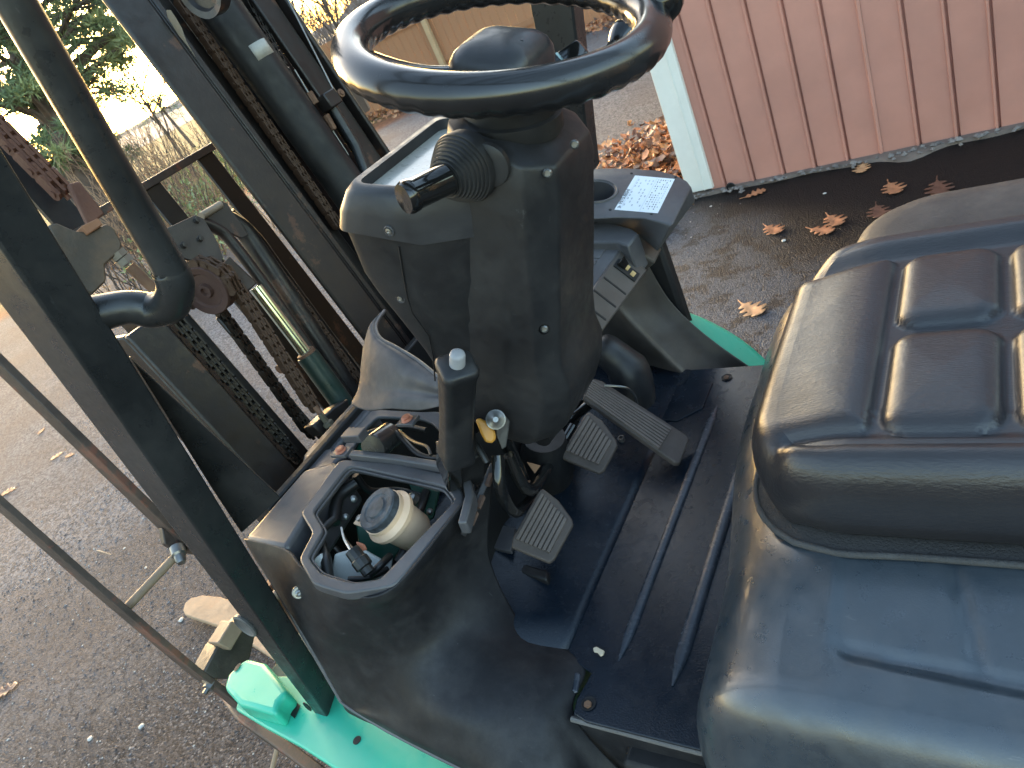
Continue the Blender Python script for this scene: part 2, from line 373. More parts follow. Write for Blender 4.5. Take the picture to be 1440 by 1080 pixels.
# keep the rear face in one plane: top ends carried along the same slope
dB = (B1 - B0); dC = (Ct - C0)
def upto(a, b, z=2.12): return a + (b - a) * ((z - a.z) / (b.z - a.z))
B1x = upto(B0, B1); C1x = upto(C0, Ct)
A0 = P(458, 1024, Y=Yl); A1 = P(30, 467, Y=Yl); A1x = upto(A0, A1)
lg = leg('guard_leg', B0, B1x, C0, C1x, A0, A1x, A0 + (C0 - B0), A1x + (C1x - B1x))
p = P(345, 880, Y=Yl + .001); ldir = (B1 - B0).normalized()
MB().lathe(p - YA * .004, YA, [(.021, 0), (.022, .006), (.019, .008), (.016, .005), (0, .004)], 28, 1.25, u=ldir).build('grommet', mat('worn_grommet', (.09, .09, .09), .45, dust=.4), lg)
p = P(432, 994, Y=Yl + .001)
MB().lathe(p - YA * .001, YA, [(.008, 0), (.008, .0015), (0, .0016)], 20, 1.9, u=ldir).build('slot_hole', BLACK, lg)
# inner plate beside the leg
MB().quads([P(183, 503, Y=-.415), P(300, 690, Y=-.415), P(340, 750, Y=-.415), P(395, 700, Y=-.46)], [q + V((.02, -.01, 0)) for q in (P(183, 503, Y=-.415), P(300, 690, Y=-.415), P(340, 750, Y=-.415), P(395, 700, Y=-.46))]).build('guard_gusset', LEGM, T, bevel=.002)
# grab handle
g = [upto(P(130, 190, Y=-.45), P(20, 0, Y=-.45), 2.13), P(20, 0, Y=-.45), P(130, 190, Y=-.45), P(232, 365, Y=-.45)]
gh = vtube('grab_handle', [(x, .0185) for x in g] + [(P(238, 378, Y=-.45), .0188), (P(240, 382, Y=-.45), .0205), (P(247, 402, Y=-.449), .0208), (P(240, 428, Y=-.447), .0215), (P(215, 436, Y=-.44), .0215), (P(180, 432, Y=-.425), .020), (P(140, 440, Y=-.405), .022)], LEGM, T, 24)
# ---- overhead guard, right front leg
a0, a1, b0_, b1_ = P(744, 4, Y=-1.32), P(795, 250, Y=-1.32), P(805, 4, Y=-1.32), P(832, 245, Y=-1.32)
a0 = upto(a1, a0); b0_ = upto(b1_, b0_)
off = V((.0, -.05, 0))
MB().quads([a0, b0_, b1_, a1], [q + off for q in (a0, b0_, b1_, a1)]).build('guard_leg', LEGM, T, bevel=.004)

# ---- park brake lever
t0, t1 = P(641, 640, Y=-.615), P(643, 512, Y=-.60); ax = (t1 - t0).normalized(); uu = V((.8, -.6, 0)); uu = (uu - ax * uu.dot(ax)).normalized(); vv = ax.cross(uu)
def ps(c, a_, b_, r): return rrect(c, uu, vv, a_, b_, r)
pk = MB().loft([ps(t0 - ax * .0, .026, .024, .01), ps(t0 + ax * .012, .027, .025, .012), ps(t0 + ax * .03, .022, .022, .011), ps(t0.lerp(t1, .5), .0205, .0215, .011), ps(t1 - ax * .022, .022, .023, .011), ps(t1 - ax * .012, .0245, .025, .011), ps(t1 - ax * .004, .0245, .025, .011), ps(t1, .021, .022, .01)]).build('parking_brake', BP, T, smooth=50)
MB().lathe(t1 - ax * .003, ax, [(.0105, 0), (.0105, .020), (.0095, .023), (.006, .0245), (0, .025)], 20).build('release_button', GREYB, pk, smooth=50)
p = P(628, 642, Y=-.625)
br = MB().box(p - ax * .025 - vv * .004, uu * .030, vv * .012, ax * .034).build('brake_bracket', GLOSSB, T, bevel=.004)
for k in (-1, 1): MB().lathe(p - ax * (.02 + k * .014) - vv * .012, -vv, [(.005, 0), (.005, .005), (0, .006)], 10).build('bracket_bolt', BLACK, br, smooth=50)
MB().box(P(655, 650, Y=-.64) - ax * .02, uu * .010, vv * .03, ax * .04).build('brake_quadrant', BLACK, T, bevel=.004)

# ---- front cowl pod around the column base
def G(rows): return [[P(x, y, D=d) for x, y, d in r] for r in rows]
pod = smooth_grid(G([
 [(541, 437, 1.34), (529, 456, 1.30), (534, 475, 1.26), (558, 489, 1.22), (589, 508, 1.18), (622, 535, 1.13)],
 [(539, 437, 1.335), (521, 456, 1.295), (527, 479, 1.25), (553, 497, 1.20), (585, 516, 1.165), (620, 541, 1.12)],
 [(530, 445, 1.335), (514, 475, 1.30), (522, 505, 1.245), (550, 520, 1.195), (583, 533, 1.155), (620, 549, 1.12)],
 [(512, 480, 1.335), (508, 520, 1.30), (520, 541, 1.25), (550, 547, 1.20), (583, 550, 1.165), (622, 556, 1.13)],
 [(507, 530, 1.32), (505, 554, 1.285), (522, 559, 1.245), (552, 560, 1.19), (585, 562, 1.155), (622, 563, 1.12)],
 [(501, 558, 1.32), (494, 568, 1.305), (515, 577, 1.25), (548, 575, 1.195), (590, 577, 1.155), (618, 571, 1.12)]]), 5)
podo = MB().grid(pod).build('cowl_pod', mat('pod_plastic', (.045, .045, .05), .58, dust=.25, bump=.12, bs=500), T, solid=.004, smooth=60)
lip = pod[0]
MB().tube([p for p in lip], .0035, 8).build('pod_lip', BP2, podo, smooth=60)
# strip running from the pod to the dash corner
def slab(name, pts, Z, th, m_, par=T, bevel=.006, top=None):
    q = [P(x, y, Z=Z if not top else None, pl=top) for x, y in pts]
    return MB().quads(q, [p - ZA * th for p in q]).build(name, m_, par, bevel=bevel, seg=3)
slab('cowl_strip', [(496, 564), (524, 572), (508, 592), (478, 622), (466, 640), (424, 652), (426, 640)], .985, .07, BP2)
slab('strip_joint', [(426, 640), (467, 628), (480, 640), (462, 660), (421, 668)], .99, .06, BP2, bevel=.008)
slab('dash_corner', [(343, 757), (401, 771), (412, 754), (430, 724), (478, 655), (470, 648), (427, 660)], 1.0, .09, BP2, bevel=.009)
# opening rims
PLr = plane3(P(489, 654, Z=.995), P(646, 703, Z=.95), P(450, 807, Z=.985))
inn = [(492, 656), (560, 671), (626, 686), (641, 706), (588, 762), (536, 817), (498, 822), (452, 808), (434, 786), (457, 748), (441, 722), (462, 695)]
out = [(478, 647), (563, 655), (642, 672), (655, 706), (606, 766), (557, 826), (487, 837), (441, 823), (421, 788), (441, 751), (424, 723), (444, 696)]
def chaikin(a, k=2, w=.10):
    for _ in range(k):
        b = []
        for i in range(len(a)):
            p, q = V((*a[i], 0)), V((*a[(i + 1) % len(a)], 0)); b += [tuple(p.lerp(q, w))[:2], tuple(p.lerp(q, 1 - w))[:2]]
        a = b; w = .2
    return a
def ringmb(inn, out, pl, th, up_=.004):
    inn, out = chaikin(inn), chaikin(out)
    n_ = pl[1] if pl[1].z > 0 else -pl[1]
    I = [P(x, y, pl=pl) for x, y in inn]; O = [P(x, y, pl=pl) for x, y in out]; N_ = len(I); m_ = MB()
    vs = [p + n_ * up_ for p in O] + [p + n_ * up_ for p in I] + [p - n_ * th for p in I] + [p - n_ * th for p in O]
    fs = []
    for lay in range(4):
        for i in range(N_):
            j = (i + 1) % N_; a = lay * N_; b = ((lay + 1) % 4) * N_
            fs.append((a + i, a + j, b + j, b + i))
    return m_.add(vs, fs)
rim = ringmb(inn, out, PLr, .014).build('reservoir_opening', BP2, T, bevel=.003)
I2 = [P(x, y, pl=PLr) for x, y in chaikin(inn)]; cI = sum(I2, V()) / len(I2)
nr = PLr[1] if PLr[1].z > 0 else -PLr[1]
MB().tube([p + (cI - p).normalized() * .003 - nr * .003 for p in I2 + I2[:1]], .0022, 8).build('rim_lip', BP2, rim)
# raised flange along the inboard side of the opening
fl = [P(x, y, pl=PLr) + nr * .01 for x, y in ((497, 644), (560, 651), (640, 664), (659, 680), (664, 705), (654, 745))]
m_ = MB(); sec = []
for i, p in enumerate(fl):
    t_ = (fl[min(i + 1, 5)] - fl[max(i - 1, 0)]).normalized(); s_ = t_.cross(nr)
    sec.append([p + s_ * .008 + nr * .006, p - s_ * .006 + nr * .006, p - s_ * .008 - nr * .02, p + s_ * .008 - nr * .02])
m_.loft(sec).build('opening_flange', BP2, T, bevel=.003)
# upper opening clips, motor, clips
def clip(px, py, D):
    c = P(px, py, D=D); u = XA * .8 - ZA * .1; b = MB().box(c, XA * .018, YA * .012, ZA * .003).build('clip_plate', BP2, T, bevel=.001)
    MB().lathe(c + ZA * .002, ZA, [(.009, 0), (.0105, .002), (.009, .004), (.007, .005), (.0085, .007), (.006, .009), (0, .0085)], 18).build('push_clip', COPPER, b)
clip(574, 592, 1.19); clip(481, 636, 1.235)
MB().box(P(499, 612, D=1.25), XA * .022, YA * .012, ZA * .008).build('mount_block', BP2, T, bevel=.002)
ring2i = [(530, 583), (590, 586), (606, 592), (640, 628), (640, 650), (505, 642), (494, 628), (512, 600)]
ring2o = [(524, 573), (592, 577), (618, 576), (655, 622), (655, 660), (498, 648), (478, 632), (504, 592)]
PL2 = plane3(P(524, 573, Z=.985), P(478, 632, Z=.985), P(655, 640, Z=.955))
ringmb(ring2i, ring2o, PL2, .012, -.004).build('upper_opening', BP2, T, bevel=.002)
c0, c1 = P(524, 630, D=1.29), P(556, 607, D=1.36)
mo = MB().lathe(c0, (c1 - c0), [(0, -.001), (.024, 0), (.025, .003), (.025, .06), (.02, .062), (0, .063)], 28).build('wiper_motor', mat('motor_casing', (.03, .03, .03), .22, bump=.05), T, smooth=40)
MB().tube(smooth_path([P(560, 605, D=1.33), P(580, 620, D=1.25), P(600, 628, D=1.2), P(606, 640, D=1.18)], 5), .003, 8).build('cable', CABLEB, T)
MB().lathe(P(533, 622, D=1.4), ZA, [(.05, 0), (.05, .002), (0, .003)], 20).build('green_tank', mat('inner_green', (.01, .12, .07), .35, dust=.2), T)
# reservoir
rc = P(512, 708, D=1.2); rax = V((.12, .30, .94)).normalized()
top = P(535, 718, D=1.17)
rv = MB().lathe(top, rax, [(0, -.095), (.026, -.093), (.034, -.08), (.037, -.035), (.046, -.028), (.047, -.020), (.040, -.012), (.040, -.004), (0, -.004)], 36).build('fluid_reservoir', CREAM, T, smooth=40)
top = top + rax * .0
MB().lathe(top, rax, [(.036, -.012), (.038, -.010), (.038, .008), (.035, .0105), (.026, .0105), (.024, .009), (.019, .009), (.017, .0115), (0, .012)], 36).build('reservoir_cap', LID, rv, smooth=35)
MB().prism([top + rax * -.024 + x for x in (V((.02, .03, 0)), V((.075, .02, 0)), V((.075, -.02, 0)), V((.03, -.035, 0)))], -rax * .006).build('mounting_flange', CREAM, rv, bevel=.002)
for d_ in (V((.06, .012, .004)), V((.055, -.022, .004))): MB().lathe(top - rax * .024 + d_, rax, [(.006, 0), (.006, .005), (0, .006)], 6).build('mount_bolt', ZINC, rv)
MB().lathe(P(584, 703, D=1.24), rax, [(.010, 0), (.010, .012), (.007, .014), (0, .014)], 16).build('hose_fitting', ZINC, T)
c0, c1 = P(494, 772, D=1.10), P(521, 808, D=1.09)
cn = MB().lathe(c0, c1 - c0, [(0, 0), (.011, .001), (.012, .004), (.012, .018), (.014, .020), (.014, .034), (.010, .036), (.010, .046), (0, .047)], 12).build('wire_connector', CABLEB, T, smooth=20)
MB().tube(smooth_path([P(480, 742, D=1.2), P(484, 758, D=1.14), P(493, 774, D=1.1)], 5), .0018, 8).build('white_wire', WIRE, cn)
MB().tube(smooth_path([P(481, 746, D=1.2), P(487, 760, D=1.14), P(498, 773, D=1.1)], 5), .0018, 8).build('black_wire', CABLEB, cn)
MB().tube(smooth_path([P(450, 760, D=1.2), P(458, 785, D=1.15), P(462, 812, D=1.13)], 5), .009, 12).build('hose', CABLEB, T)
MB().tube(smooth_path([P(521, 808, D=1.12), P(535, 795, D=1.12), P(548, 782, D=1.15)], 5), .006, 10).build('hose', CABLEB, T)
MB().prism([P(x, y, D=1.16) for x, y in ((470, 780), (505, 770), (540, 790), (530, 825), (462, 825))], fw * .01).build('inner_bracket', ZSTRAP, T, bevel=.003)
MB().prism([P(x, y, D=1.14) for x, y in ((436, 790), (452, 778), (458, 800), (448, 815))], fw * .01).build('hose_clamp', ZSTRAP, T, bevel=.003)
for pts, r, m__ in (([(500, 668, 1.32), (520, 690, 1.34), (560, 690, 1.36), (600, 700, 1.36)], .007, CABLEB), ([(470, 735, 1.24), (476, 700, 1.28), (500, 680, 1.3)], .011, CABLEB), ([(600, 690, 1.33), (590, 720, 1.3), (575, 760, 1.22), (560, 790, 1.2)], .008, CABLEB),
        ([(545, 800, 1.15), (520, 812, 1.13), (490, 815, 1.13)], .005, CABLEB), ([(470, 770, 1.2), (500, 800, 1.2), (540, 800, 1.2)], .006, CHAIND), ([(446, 770, 1.17), (455, 745, 1.2), (470, 730, 1.22)], .007, CABLEB),
        ([(540, 600, 1.34), (560, 612, 1.32), (590, 640, 1.27), (620, 645, 1.24)], .006, CABLEB), ([(515, 610, 1.36), (535, 604, 1.36), (570, 600, 1.34), (600, 605, 1.3)], .005, CABLEB), ([(640, 640, 1.22), (655, 660, 1.2), (668, 690, 1.2)], .007, CABLEB)):
    MB().tube(smooth_path([P(x, y, D=d) for x, y, d in pts], 5), r, 10).build('hose', m__, T, smooth=60)
for x, y, d, r in ((497, 702, 1.27, .0065), (486, 727, 1.25, .0055), (604, 720, 1.3, .006)):
    MB().lathe(P(x, y, D=d), (EYE - P(x, y, D=d)) + V((0, .3, 0)), [(r, -.008), (r, 0), (r * .6, .002), (r * .6, .005), (0, .006)], 12).build('inner_bolt', ZINC, T, smooth=40)
for pts, d in (([(500, 735), (545, 728), (575, 760), (548, 792), (505, 775)], 1.27), ([(575, 680), (618, 692), (610, 730), (590, 735)], 1.36), ([(455, 700), (480, 690), (478, 730), (452, 740)], 1.3)):
    MB().prism([P(x, y, D=d) for x, y in pts], fw * .012).build('frame_bracket', mat('inner_green_paint', (.012, .09, .062), .4, dust=.3), T, bevel=.003)
MB().prism([P(x, y, D=1.15) for x, y in ((518, 800), (552, 780), (548, 812), (522, 818))], fw * .01).build('cloth_wrap', ZSTRAP, T, bevel=.003)
MB().prism([P(x, y, D=1.12) for x, y in ((500, 762), (512, 766), (516, 774), (506, 776))], fw * .006).build('copper_clip', COPPER, T, bevel=.002)
# overhead guard roof above the seat, out of the picture
for y in (-.375, -1.345):
    MB().box((.12, y, 2.12), (.60, 0, 0), (0, .028, 0), (0, 0, .03)).build('guard_roof_rail', LEGM, T, bevel=.005)
    MB().quads([V((-.50, y - .025, 2.1)), V((-.44, y - .025, 2.1)), V((-.44, y + .025, 2.1)), V((-.50, y + .025, 2.1))], [V((-.86, y - .025, .9)), V((-.80, y - .025, .9)), V((-.80, y + .025, .9)), V((-.86, y + .025, .9))]).build('guard_leg', LEGM, T, bevel=.004)
for i in range(9):
    MB().box((-.42 + .135 * i, -.86, 2.125), (.018, 0, 0), (0, .46, 0), (0, 0, .012)).build('guard_roof_bar', LEGM, T, bevel=.003)
# ---- left side shell
shell = smooth_grid(G([
 [(343, 758, 1.238), (400, 772, 1.165), (426, 800, 1.115), (487, 836, 1.062), (556, 825, 1.035), (653, 706, 1.13), (672, 690, 1.17), (694, 668, 1.19)],
 [(352, 775, 1.24), (400, 800, 1.17), (436, 835, 1.12), (487, 846, 1.068), (562, 832, 1.045), (654, 725, 1.145), (670, 715, 1.18), (692, 690, 1.2)],
 [(375, 812, 1.25), (410, 850, 1.19), (450, 885, 1.15), (492, 872, 1.095), (560, 858, 1.085), (630, 800, 1.16), (664, 785, 1.20), (688, 780, 1.22)],
 [(430, 900, 1.26), (450, 920, 1.22), (480, 930, 1.19), (520, 925, 1.15), (578, 915, 1.125), (640, 880, 1.16), (690, 865, 1.19), (722, 860, 1.22)],
 [(478, 985, 1.27), (484, 990, 1.25), (502, 988, 1.22), (540, 982, 1.17), (600, 965, 1.12), (670, 930, 1.13), (720, 905, 1.17), (750, 886, 1.205)],
 [(487, 1000, 1.27), (495, 1000, 1.245), (520, 1008, 1.2), (570, 1018, 1.15), (640, 1008, 1.085), (720, 975, 1.09), (780, 950, 1.105), (822, 935, 1.12)],
 [(500, 1008, 1.25), (520, 1014, 1.22), (560, 1034, 1.17), (610, 1052, 1.12), (680, 1050, 1.07), (750, 1025, 1.055), (785, 1010, 1.065), (808, 1008, 1.075)],
 [(512, 1014, 1.24), (545, 1028, 1.2), (590, 1052, 1.15), (650, 1082, 1.105), (730, 1110, 1.04), (800, 1110, 1.03), (850, 1100, 1.06), (900, 1110, 1.07)]]), 6)
sh = MB().grid(shell).build('side_shell', SHELL, T, solid=.004, smooth=60)
MB().tube([p + V((0, .002, .002)) for p in shell[-6]][:0] or [P(x, y, D=d) for x, y, d in ((365, 787, 1.24), (430, 900, 1.255), (480, 986, 1.255), (496, 998, 1.24), (545, 1027, 1.197), (600, 1056, 1.142), (660, 1086, 1.10))], .004, 8).build('shell_edge', BP2, sh)
p = P(420, 833, D=1.152); n_ = (EYE - p).normalized(); n_ = V((n_.x - .5, n_.y + .5, n_.z)).normalized()
bw = MB().lathe(p - n_ * .004, n_, [(.0105, 0), (.0105, .006), (.009, .0072), (.0, .0072)], 22).build('shell_bolt', ZINC, sh)
MB().lathe(p + n_ * .003, n_, [(.006, 0), (.006, .004), (.003, .0055), (0, .004)], 6).build('bolt_head', ZINC, bw)
# inboard broken edge panel
q = [P(x, y, D=d) for x, y, d in ((690, 650, 1.2), (697, 655, 1.2), (660, 745, 1.13), (650, 745, 1.13))]
ep = MB().quads(q, [x + V((.05, -.02, -.05)) for x in q]).build('shell_seam_panel', BP2, T, bevel=.002)
for k in (.25, .6, .85):
    MB().box(q[1].lerp(q[2], k) + V((-.002, 0, .003)), (q[2] - q[1]) * .09, XA * .004, ZA * .003).build('torn_edge', mat('torn_plastic', (.1, .06, .045), .8, bump=.5, bs=200), ep)
# pale scuffs on the shell: thin raised scrape curls
for pts in ([(497, 850), (505, 858), (520, 857)], [(472, 870), (486, 876), (500, 873)]):
    pass

# ---- mint fender, left
def onz(pts, Z): return [P(x, y, Z=Z) for x, y in pts]
q = onz([(334, 984), (331, 997), (372, 1022), (422, 1049), (470, 1080), (530, 1115), (800, 1180), (700, 1105), (640, 1075), (560, 1025), (490, 985), (440, 950), (380, 950)], .62)
fd = MB().quads(q, [p - ZA * .014 for p in q]).build('left_fender', MINT, T, bevel=.004)
q = onz([(347, 924), (372, 931), (404, 972), (392, 985), (386, 1004), (335, 990), (314, 967), (319, 948), (333, 934)], .665)
blk = MB().quads(q, [p - ZA * .05 for p in q]).build('fender_block', MINT, T, bevel=.014, seg=4)
cslot = onz([(402, 980), (412, 988), (412, 1010), (396, 1000)], .68)
q = onz([(398, 980), (403, 976), (422, 992), (414, 1010), (398, 996)], .6235)
MB().quads(q, [p - ZA * .001 for p in q]).build('fender_slot', BLACK, T)
MB().lathe(P(502, 1041, Z=.6205), ZA, [(.008, 0), (.008, .0006), (0, .0008)], 18).build('fender_hole', BLACK, fd)
MB().lathe(P(334, 938, Z=.667), ZA, [(.005, 0), (.005, .0006), (0, .0008)], 12, 2.0, u=YA).build('block_hole', BLACK, blk)
# mint fender, right
MB().grid(smooth_grid([[P(x, y, Y=-1.43) for x, y in ((925, 421), (953, 434), (990, 448), (1028, 468), (1060, 491), (1090, 520))],
    [P(x, y, Y=-1.34) for x, y in ((915, 405), (938, 425), (970, 456), (1010, 488), (1040, 512), (1070, 540))]], 5)).build('right_fender', MINT, T, solid=.006, smooth=60)
# front tyre under the left fender
ty = MB().lathe(V((.93, -.31, .29)), -YA, [(.15, 0), (.25, 0), (.28, .012), (.285, .05), (.285, .15), (.28, .19), (.25, .2), (.15, .2)], 56).build('front_tyre', mat('grey_tyre', (.24, .23, .2), .8, dust=.6, bump=.5, bs=120), T, smooth=40)
MB().lathe(V((.93, -.33, .29)), -YA, [(0, 0), (.15, .0), (.15, .15), (0, .15)], 32).build('wheel_rim', DGREEN, ty)

# ---- floor
RIDGE = mat('ridge_sheen_rubber', (.032, .04, .054), .24, dust=.2, ds=40, bump=.3, bs=380)  # sky sheen on the ridge tops painted in as a lighter rubber
fz = .70
poly = [V((x, y, fz)) for x, y in ((.56, -1.26), (.28, -1.26), (.28, -.425), (.545, -.425), (.568, -.432), (.572, -.455), (.565, -.50), (.60, -.512), (.62, -.52), (.62, -1.26))]
fl_ = MB().quads(poly, [p - ZA * .006 for p in poly]).build('floor_mat', FLOOR, T, bevel=.002)
rows = []
for i in range(22):
    u = i / 21; x = .62 + .34 * u; z = fz - .0005 + (.30 * u * .34 if u < .12 else .30 * .12 * .34 + .30 * (u - .12) * .34 - .0 * u); z = fz - .0005 + .34 * (.34 * u - .06 * math.sin(u * PI) * .5)
    y0 = -.512 + .05 * min(1, u * 2.5)
    rows.append([V((x, y0 + (-1.26 - y0) * j / 8, z)) for j in range(9)])
MB().grid(rows).build('toe_board', FLOOR, T, solid=.004, smooth=50)
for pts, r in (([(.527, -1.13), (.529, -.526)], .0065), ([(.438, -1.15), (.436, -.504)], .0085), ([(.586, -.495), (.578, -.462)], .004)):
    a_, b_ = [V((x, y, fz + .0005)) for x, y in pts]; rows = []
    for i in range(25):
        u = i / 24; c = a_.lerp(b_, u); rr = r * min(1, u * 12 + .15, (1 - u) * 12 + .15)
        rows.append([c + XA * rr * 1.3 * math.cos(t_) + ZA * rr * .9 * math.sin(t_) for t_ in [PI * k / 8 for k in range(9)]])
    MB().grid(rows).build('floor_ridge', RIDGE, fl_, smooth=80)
for px, py in ((828, 990), (1022, 531)):
    p = P(px, py, Z=fz + .001)
    MB().lathe(p, ZA, [(.011, 0), (.0115, .0015), (.0095, .0015), (.009, .0008), (0, .0008)], 24).build('bolt_recess', BLACK, fl_)
    MB().lathe(p + V((0, .002, .0008)), ZA, [(.006, 0), (.006, .003), (0, .004)], 6).build('floor_bolt', RUST, fl_)
# riser and worn lip
q = [V((.575, -.433, fz - .012)), V((.28, -.433, fz - .012)), V((.28, -.40, fz - .32)), V((.50, -.40, fz - .32))]
rs = MB().quads(q, [p + V((0, -.012, 0)) for p in q]).build('step_riser', SHELL, T, bevel=.002)
MB().tube([V((.574, -.429, fz - .012)), V((.42, -.427, fz - .011)), V((.28, -.427, fz - .011))], .0045, 8).build('worn_lip', mat('worn_edge', (.12, .115, .11), .55, dust=.6, ds=50, bump=.4), rs)
MB().box((.2, -.36, .33), (.4, 0, 0), (0, .06, 0), (0, 0, .01)).build('boarding_step', BLACK, T, bevel=.004)

# ---- pedals
def pedal(name, outline, a, b, rib_a, rib_b, n, th=.012):
    """outline px, three-point plane a (a list of (x,y,z)), ribs run from rib_a to rib_b edge lines"""
    pl = plane3(*[P(x, y, Z=z) for x, y, z in a]); n_ = pl[1] if pl[1].z > 0 else -pl[1]
    q = [P(x, y, pl=pl) for x, y in outline]
    pd = MB().quads([p - n_ * .001 for p in q], [p - n_ * th for p in q]).build(name, PEDALD, T, bevel=.003, seg=2)
    A0_, A1_ = [P(x, y, pl=pl) for x, y in rib_a]; B0_, B1_ = [P(x, y, pl=pl) for x, y in rib_b]
    for i in range(n):
        u = (i + .5) / n; s0, s1 = A0_.lerp(B0_, u), A1_.lerp(B1_, u); t_ = (s1 - s0).normalized(); w_ = t_.cross(n_) * ((A0_ - B0_).length + (A1_ - B1_).length) / 2 / n * .40
        m_ = MB().quads([s0 - w_ - n_ * .001, s0 + w_ - n_ * .001, s1 + w_ - n_ * .001, s1 - w_ - n_ * .001], [s0 - w_ * .8 + n_ * .0035, s0 + w_ * .8 + n_ * .0035, s1 + w_ * .8 + n_ * .0035, s1 - w_ * .8 + n_ * .0035])
        m_.build('tread_rib', PEDAL, pd)
    return pd
gp = pedal('accelerator_pedal', [(833, 531), (826, 536), (820, 546), (822, 560), (950, 650), (957, 650), (970, 617), (966, 611), (847, 535)], [(833, 531, .85), (822, 560, .845), (957, 650, .725)], 0, [(832, 534), (944, 603)], [(823, 558), (926, 632)], 8, .014)
pedal('brake_pedal', [(828, 578), (822, 583), (791, 634), (791, 644), (842, 665), (849, 661), (868, 626), (866, 618), (846, 590)], [(828, 578, .845), (791, 640, .82), (842, 663, .79)], 0, [(826, 584), (796, 634)], [(861, 622), (843, 654)], 8)
pedal('inching_pedal', [(763, 686), (757, 690), (720, 757), (719, 769), (772, 791), (779, 786), (806, 737), (804, 729), (785, 703)], [(763, 686, .845), (719, 765, .82), (772, 790, .79)], 0, [(761, 693), (725, 758)], [(798, 732), (774, 778)], 8)
for pts in ([(805, 600, .80), (780, 640, .80), (745, 690, .86), (715, 640, .95)], [(750, 700, .80), (725, 720, .85), (705, 690, .93), (700, 640, .98)], [(845, 545, .82), (838, 560, .80), (800, 590, .80), (770, 600, .82)]):
    MB().tube(smooth_path([P(x, y, Z=z) for x, y, z in pts], 5), .011, 10).build('pedal_arm', GLOSSB, T, smooth=60)
MB().tube(smooth_path([P(850, 542, Z=.84), P(880, 545, Z=.82), P(892, 556, Z=.78), P(896, 568, Z=.75)], 4), .0025, 8).build('pedal_spring_wire', ZINC, gp)
MB().lathe(P(876, 622, Z=.712), ZA, [(.007, 0), (.007, .014), (.0045, .014), (.0045, .004), (0, .004)], 16).build('pedal_stop', BP2, T)
MB().prism([P(x, y, Z=.76) for x, y in ((690, 735), (725, 742), (718, 775), (682, 768))], -ZA * .01).build('pedal_bracket', BP2, T, bevel=.002)
MB().prism([P(x, y, Z=.74) for x, y in ((700, 768), (712, 772), (706, 784), (697, 780))], -ZA * .01).build('link_plate', ZINC, T, bevel=.002)
MB().prism([P(x, y, Z=.735) for x, y in ((712, 785), (770, 802), (768, 815), (708, 798))], -ZA * .02).build('pedal_stop_block', BLACK, T, bevel=.004)
for pts, D in (([(745, 612), (765, 602), (772, 612), (757, 622)], 1.3), ([(741, 650), (760, 655), (752, 666)], 1.32), ([(738, 676), (746, 676), (741, 686)], 1.3)):
    MB().prism([P(x, y, D=D) for x, y in pts], fw * .005).build('foam_patch', mat('foam_tan', (.28, .15, .08), .8, bump=.3), T)
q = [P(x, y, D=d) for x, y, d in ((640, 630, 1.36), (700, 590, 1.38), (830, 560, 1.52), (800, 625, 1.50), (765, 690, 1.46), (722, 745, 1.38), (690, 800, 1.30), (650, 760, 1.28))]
MB().quads(q, [p + fw * .01 for p in q]).build('footwell_shade_sheet', BLACK, T)  # black sheet added behind the pedals to stand in for deep footwell shade
# universal joint, zinc lever and yellow lock under the column
sj = MB().tube([P(742, 690, D=1.34), P(728, 655, D=1.3), P(700, 600, D=1.24)], .012, 12).build('joint_shaft', GLOSSB, T)
MB().tube([P(760, 615, D=1.28), P(800, 560, D=1.36)], [.02, .02], 14).build('steering_joint', BP, T)
MB().lathe(P(768, 650, D=1.42), V((-.35, 0, .93)), [(.05, -.05), (.055, 0), (.04, .07)], 24).build('pedal_housing', BLACK, T)
c = P(697, 590, D=1.07)
zl = MB().lathe(c, (EYE - c), [(.0145, -.012), (.015, 0), (.012, .001), (.013, .003), (.010, .0045), (.010, .008), (.007, .0095), (.004, .012), (0, .012)], 24).build('tilt_bolt', ZINC, T)
lev = [P(x, y, D=d) for x, y, d in ((690, 585, 1.078), (704, 577, 1.08), (717, 592, 1.09), (715, 608, 1.1), (712, 628, 1.11), (706, 632, 1.11), (698, 612, 1.1), (698, 600, 1.085))]
MB().quads(lev, [p + fw * .004 for p in lev]).build('tilt_lever', ZINC, T, bevel=.0015)
yl = [P(x, y, D=1.09) for x, y in ((668, 590), (675, 588), (684, 593), (696, 607), (698, 617), (692, 624), (682, 622), (676, 610))]
MB().quads(yl, [p + fw * .012 for p in yl]).build('yellow_latch', YEL, T, bevel=.004, seg=3)
MB().tube([P(655, 590, D=1.14), P(664, 610, D=1.12), P(665, 640, D=1.1)], .006, 8).build('cable', CABLEB, T)
MB().tube([P(650, 610, D=1.14), P(672, 628, D=1.12), P(685, 650, D=1.12)], .005, 8).build('cable', CABLEB, T)
# ================================================================== right console
PT = plane3(V((.546, -1.38, 1.075)), V((.546, -1.243, 1.066)), V((.763, -1.38, 1.16)))
nT = PT[1] if PT[1].z > 0 else -PT[1]
def onp(pts, pl): return [P(x, y, pl=pl) for x, y in pts]
q = onp([(790, 243), (817, 238), (850, 236), (885, 236), (925, 239), (952, 246), (966, 254), (972, 262), (948, 313), (944, 317), (930, 313), (905, 307), (870, 306), (790, 310)], PT)
lo = [p - ZA * .06 for p in q[:7]] + [q[7] - ZA * .03] + [P(x, y, Z=z) for x, y, z in ((926, 353, 1.012), (923, 354, 1.014), (905, 338, 1.03), (890, 326, 1.045), (865, 320, 1.07), (790, 318, 1.10))]
con = MB().quads(q, lo).build('dash_console', BP2, T, bevel=.005, seg=3)
cc = P(838, 269, pl=PT)
carve(con, [MB().lathe(cc - nT * .06, nT, [(.036, 0), (.040, .09)], 32)])
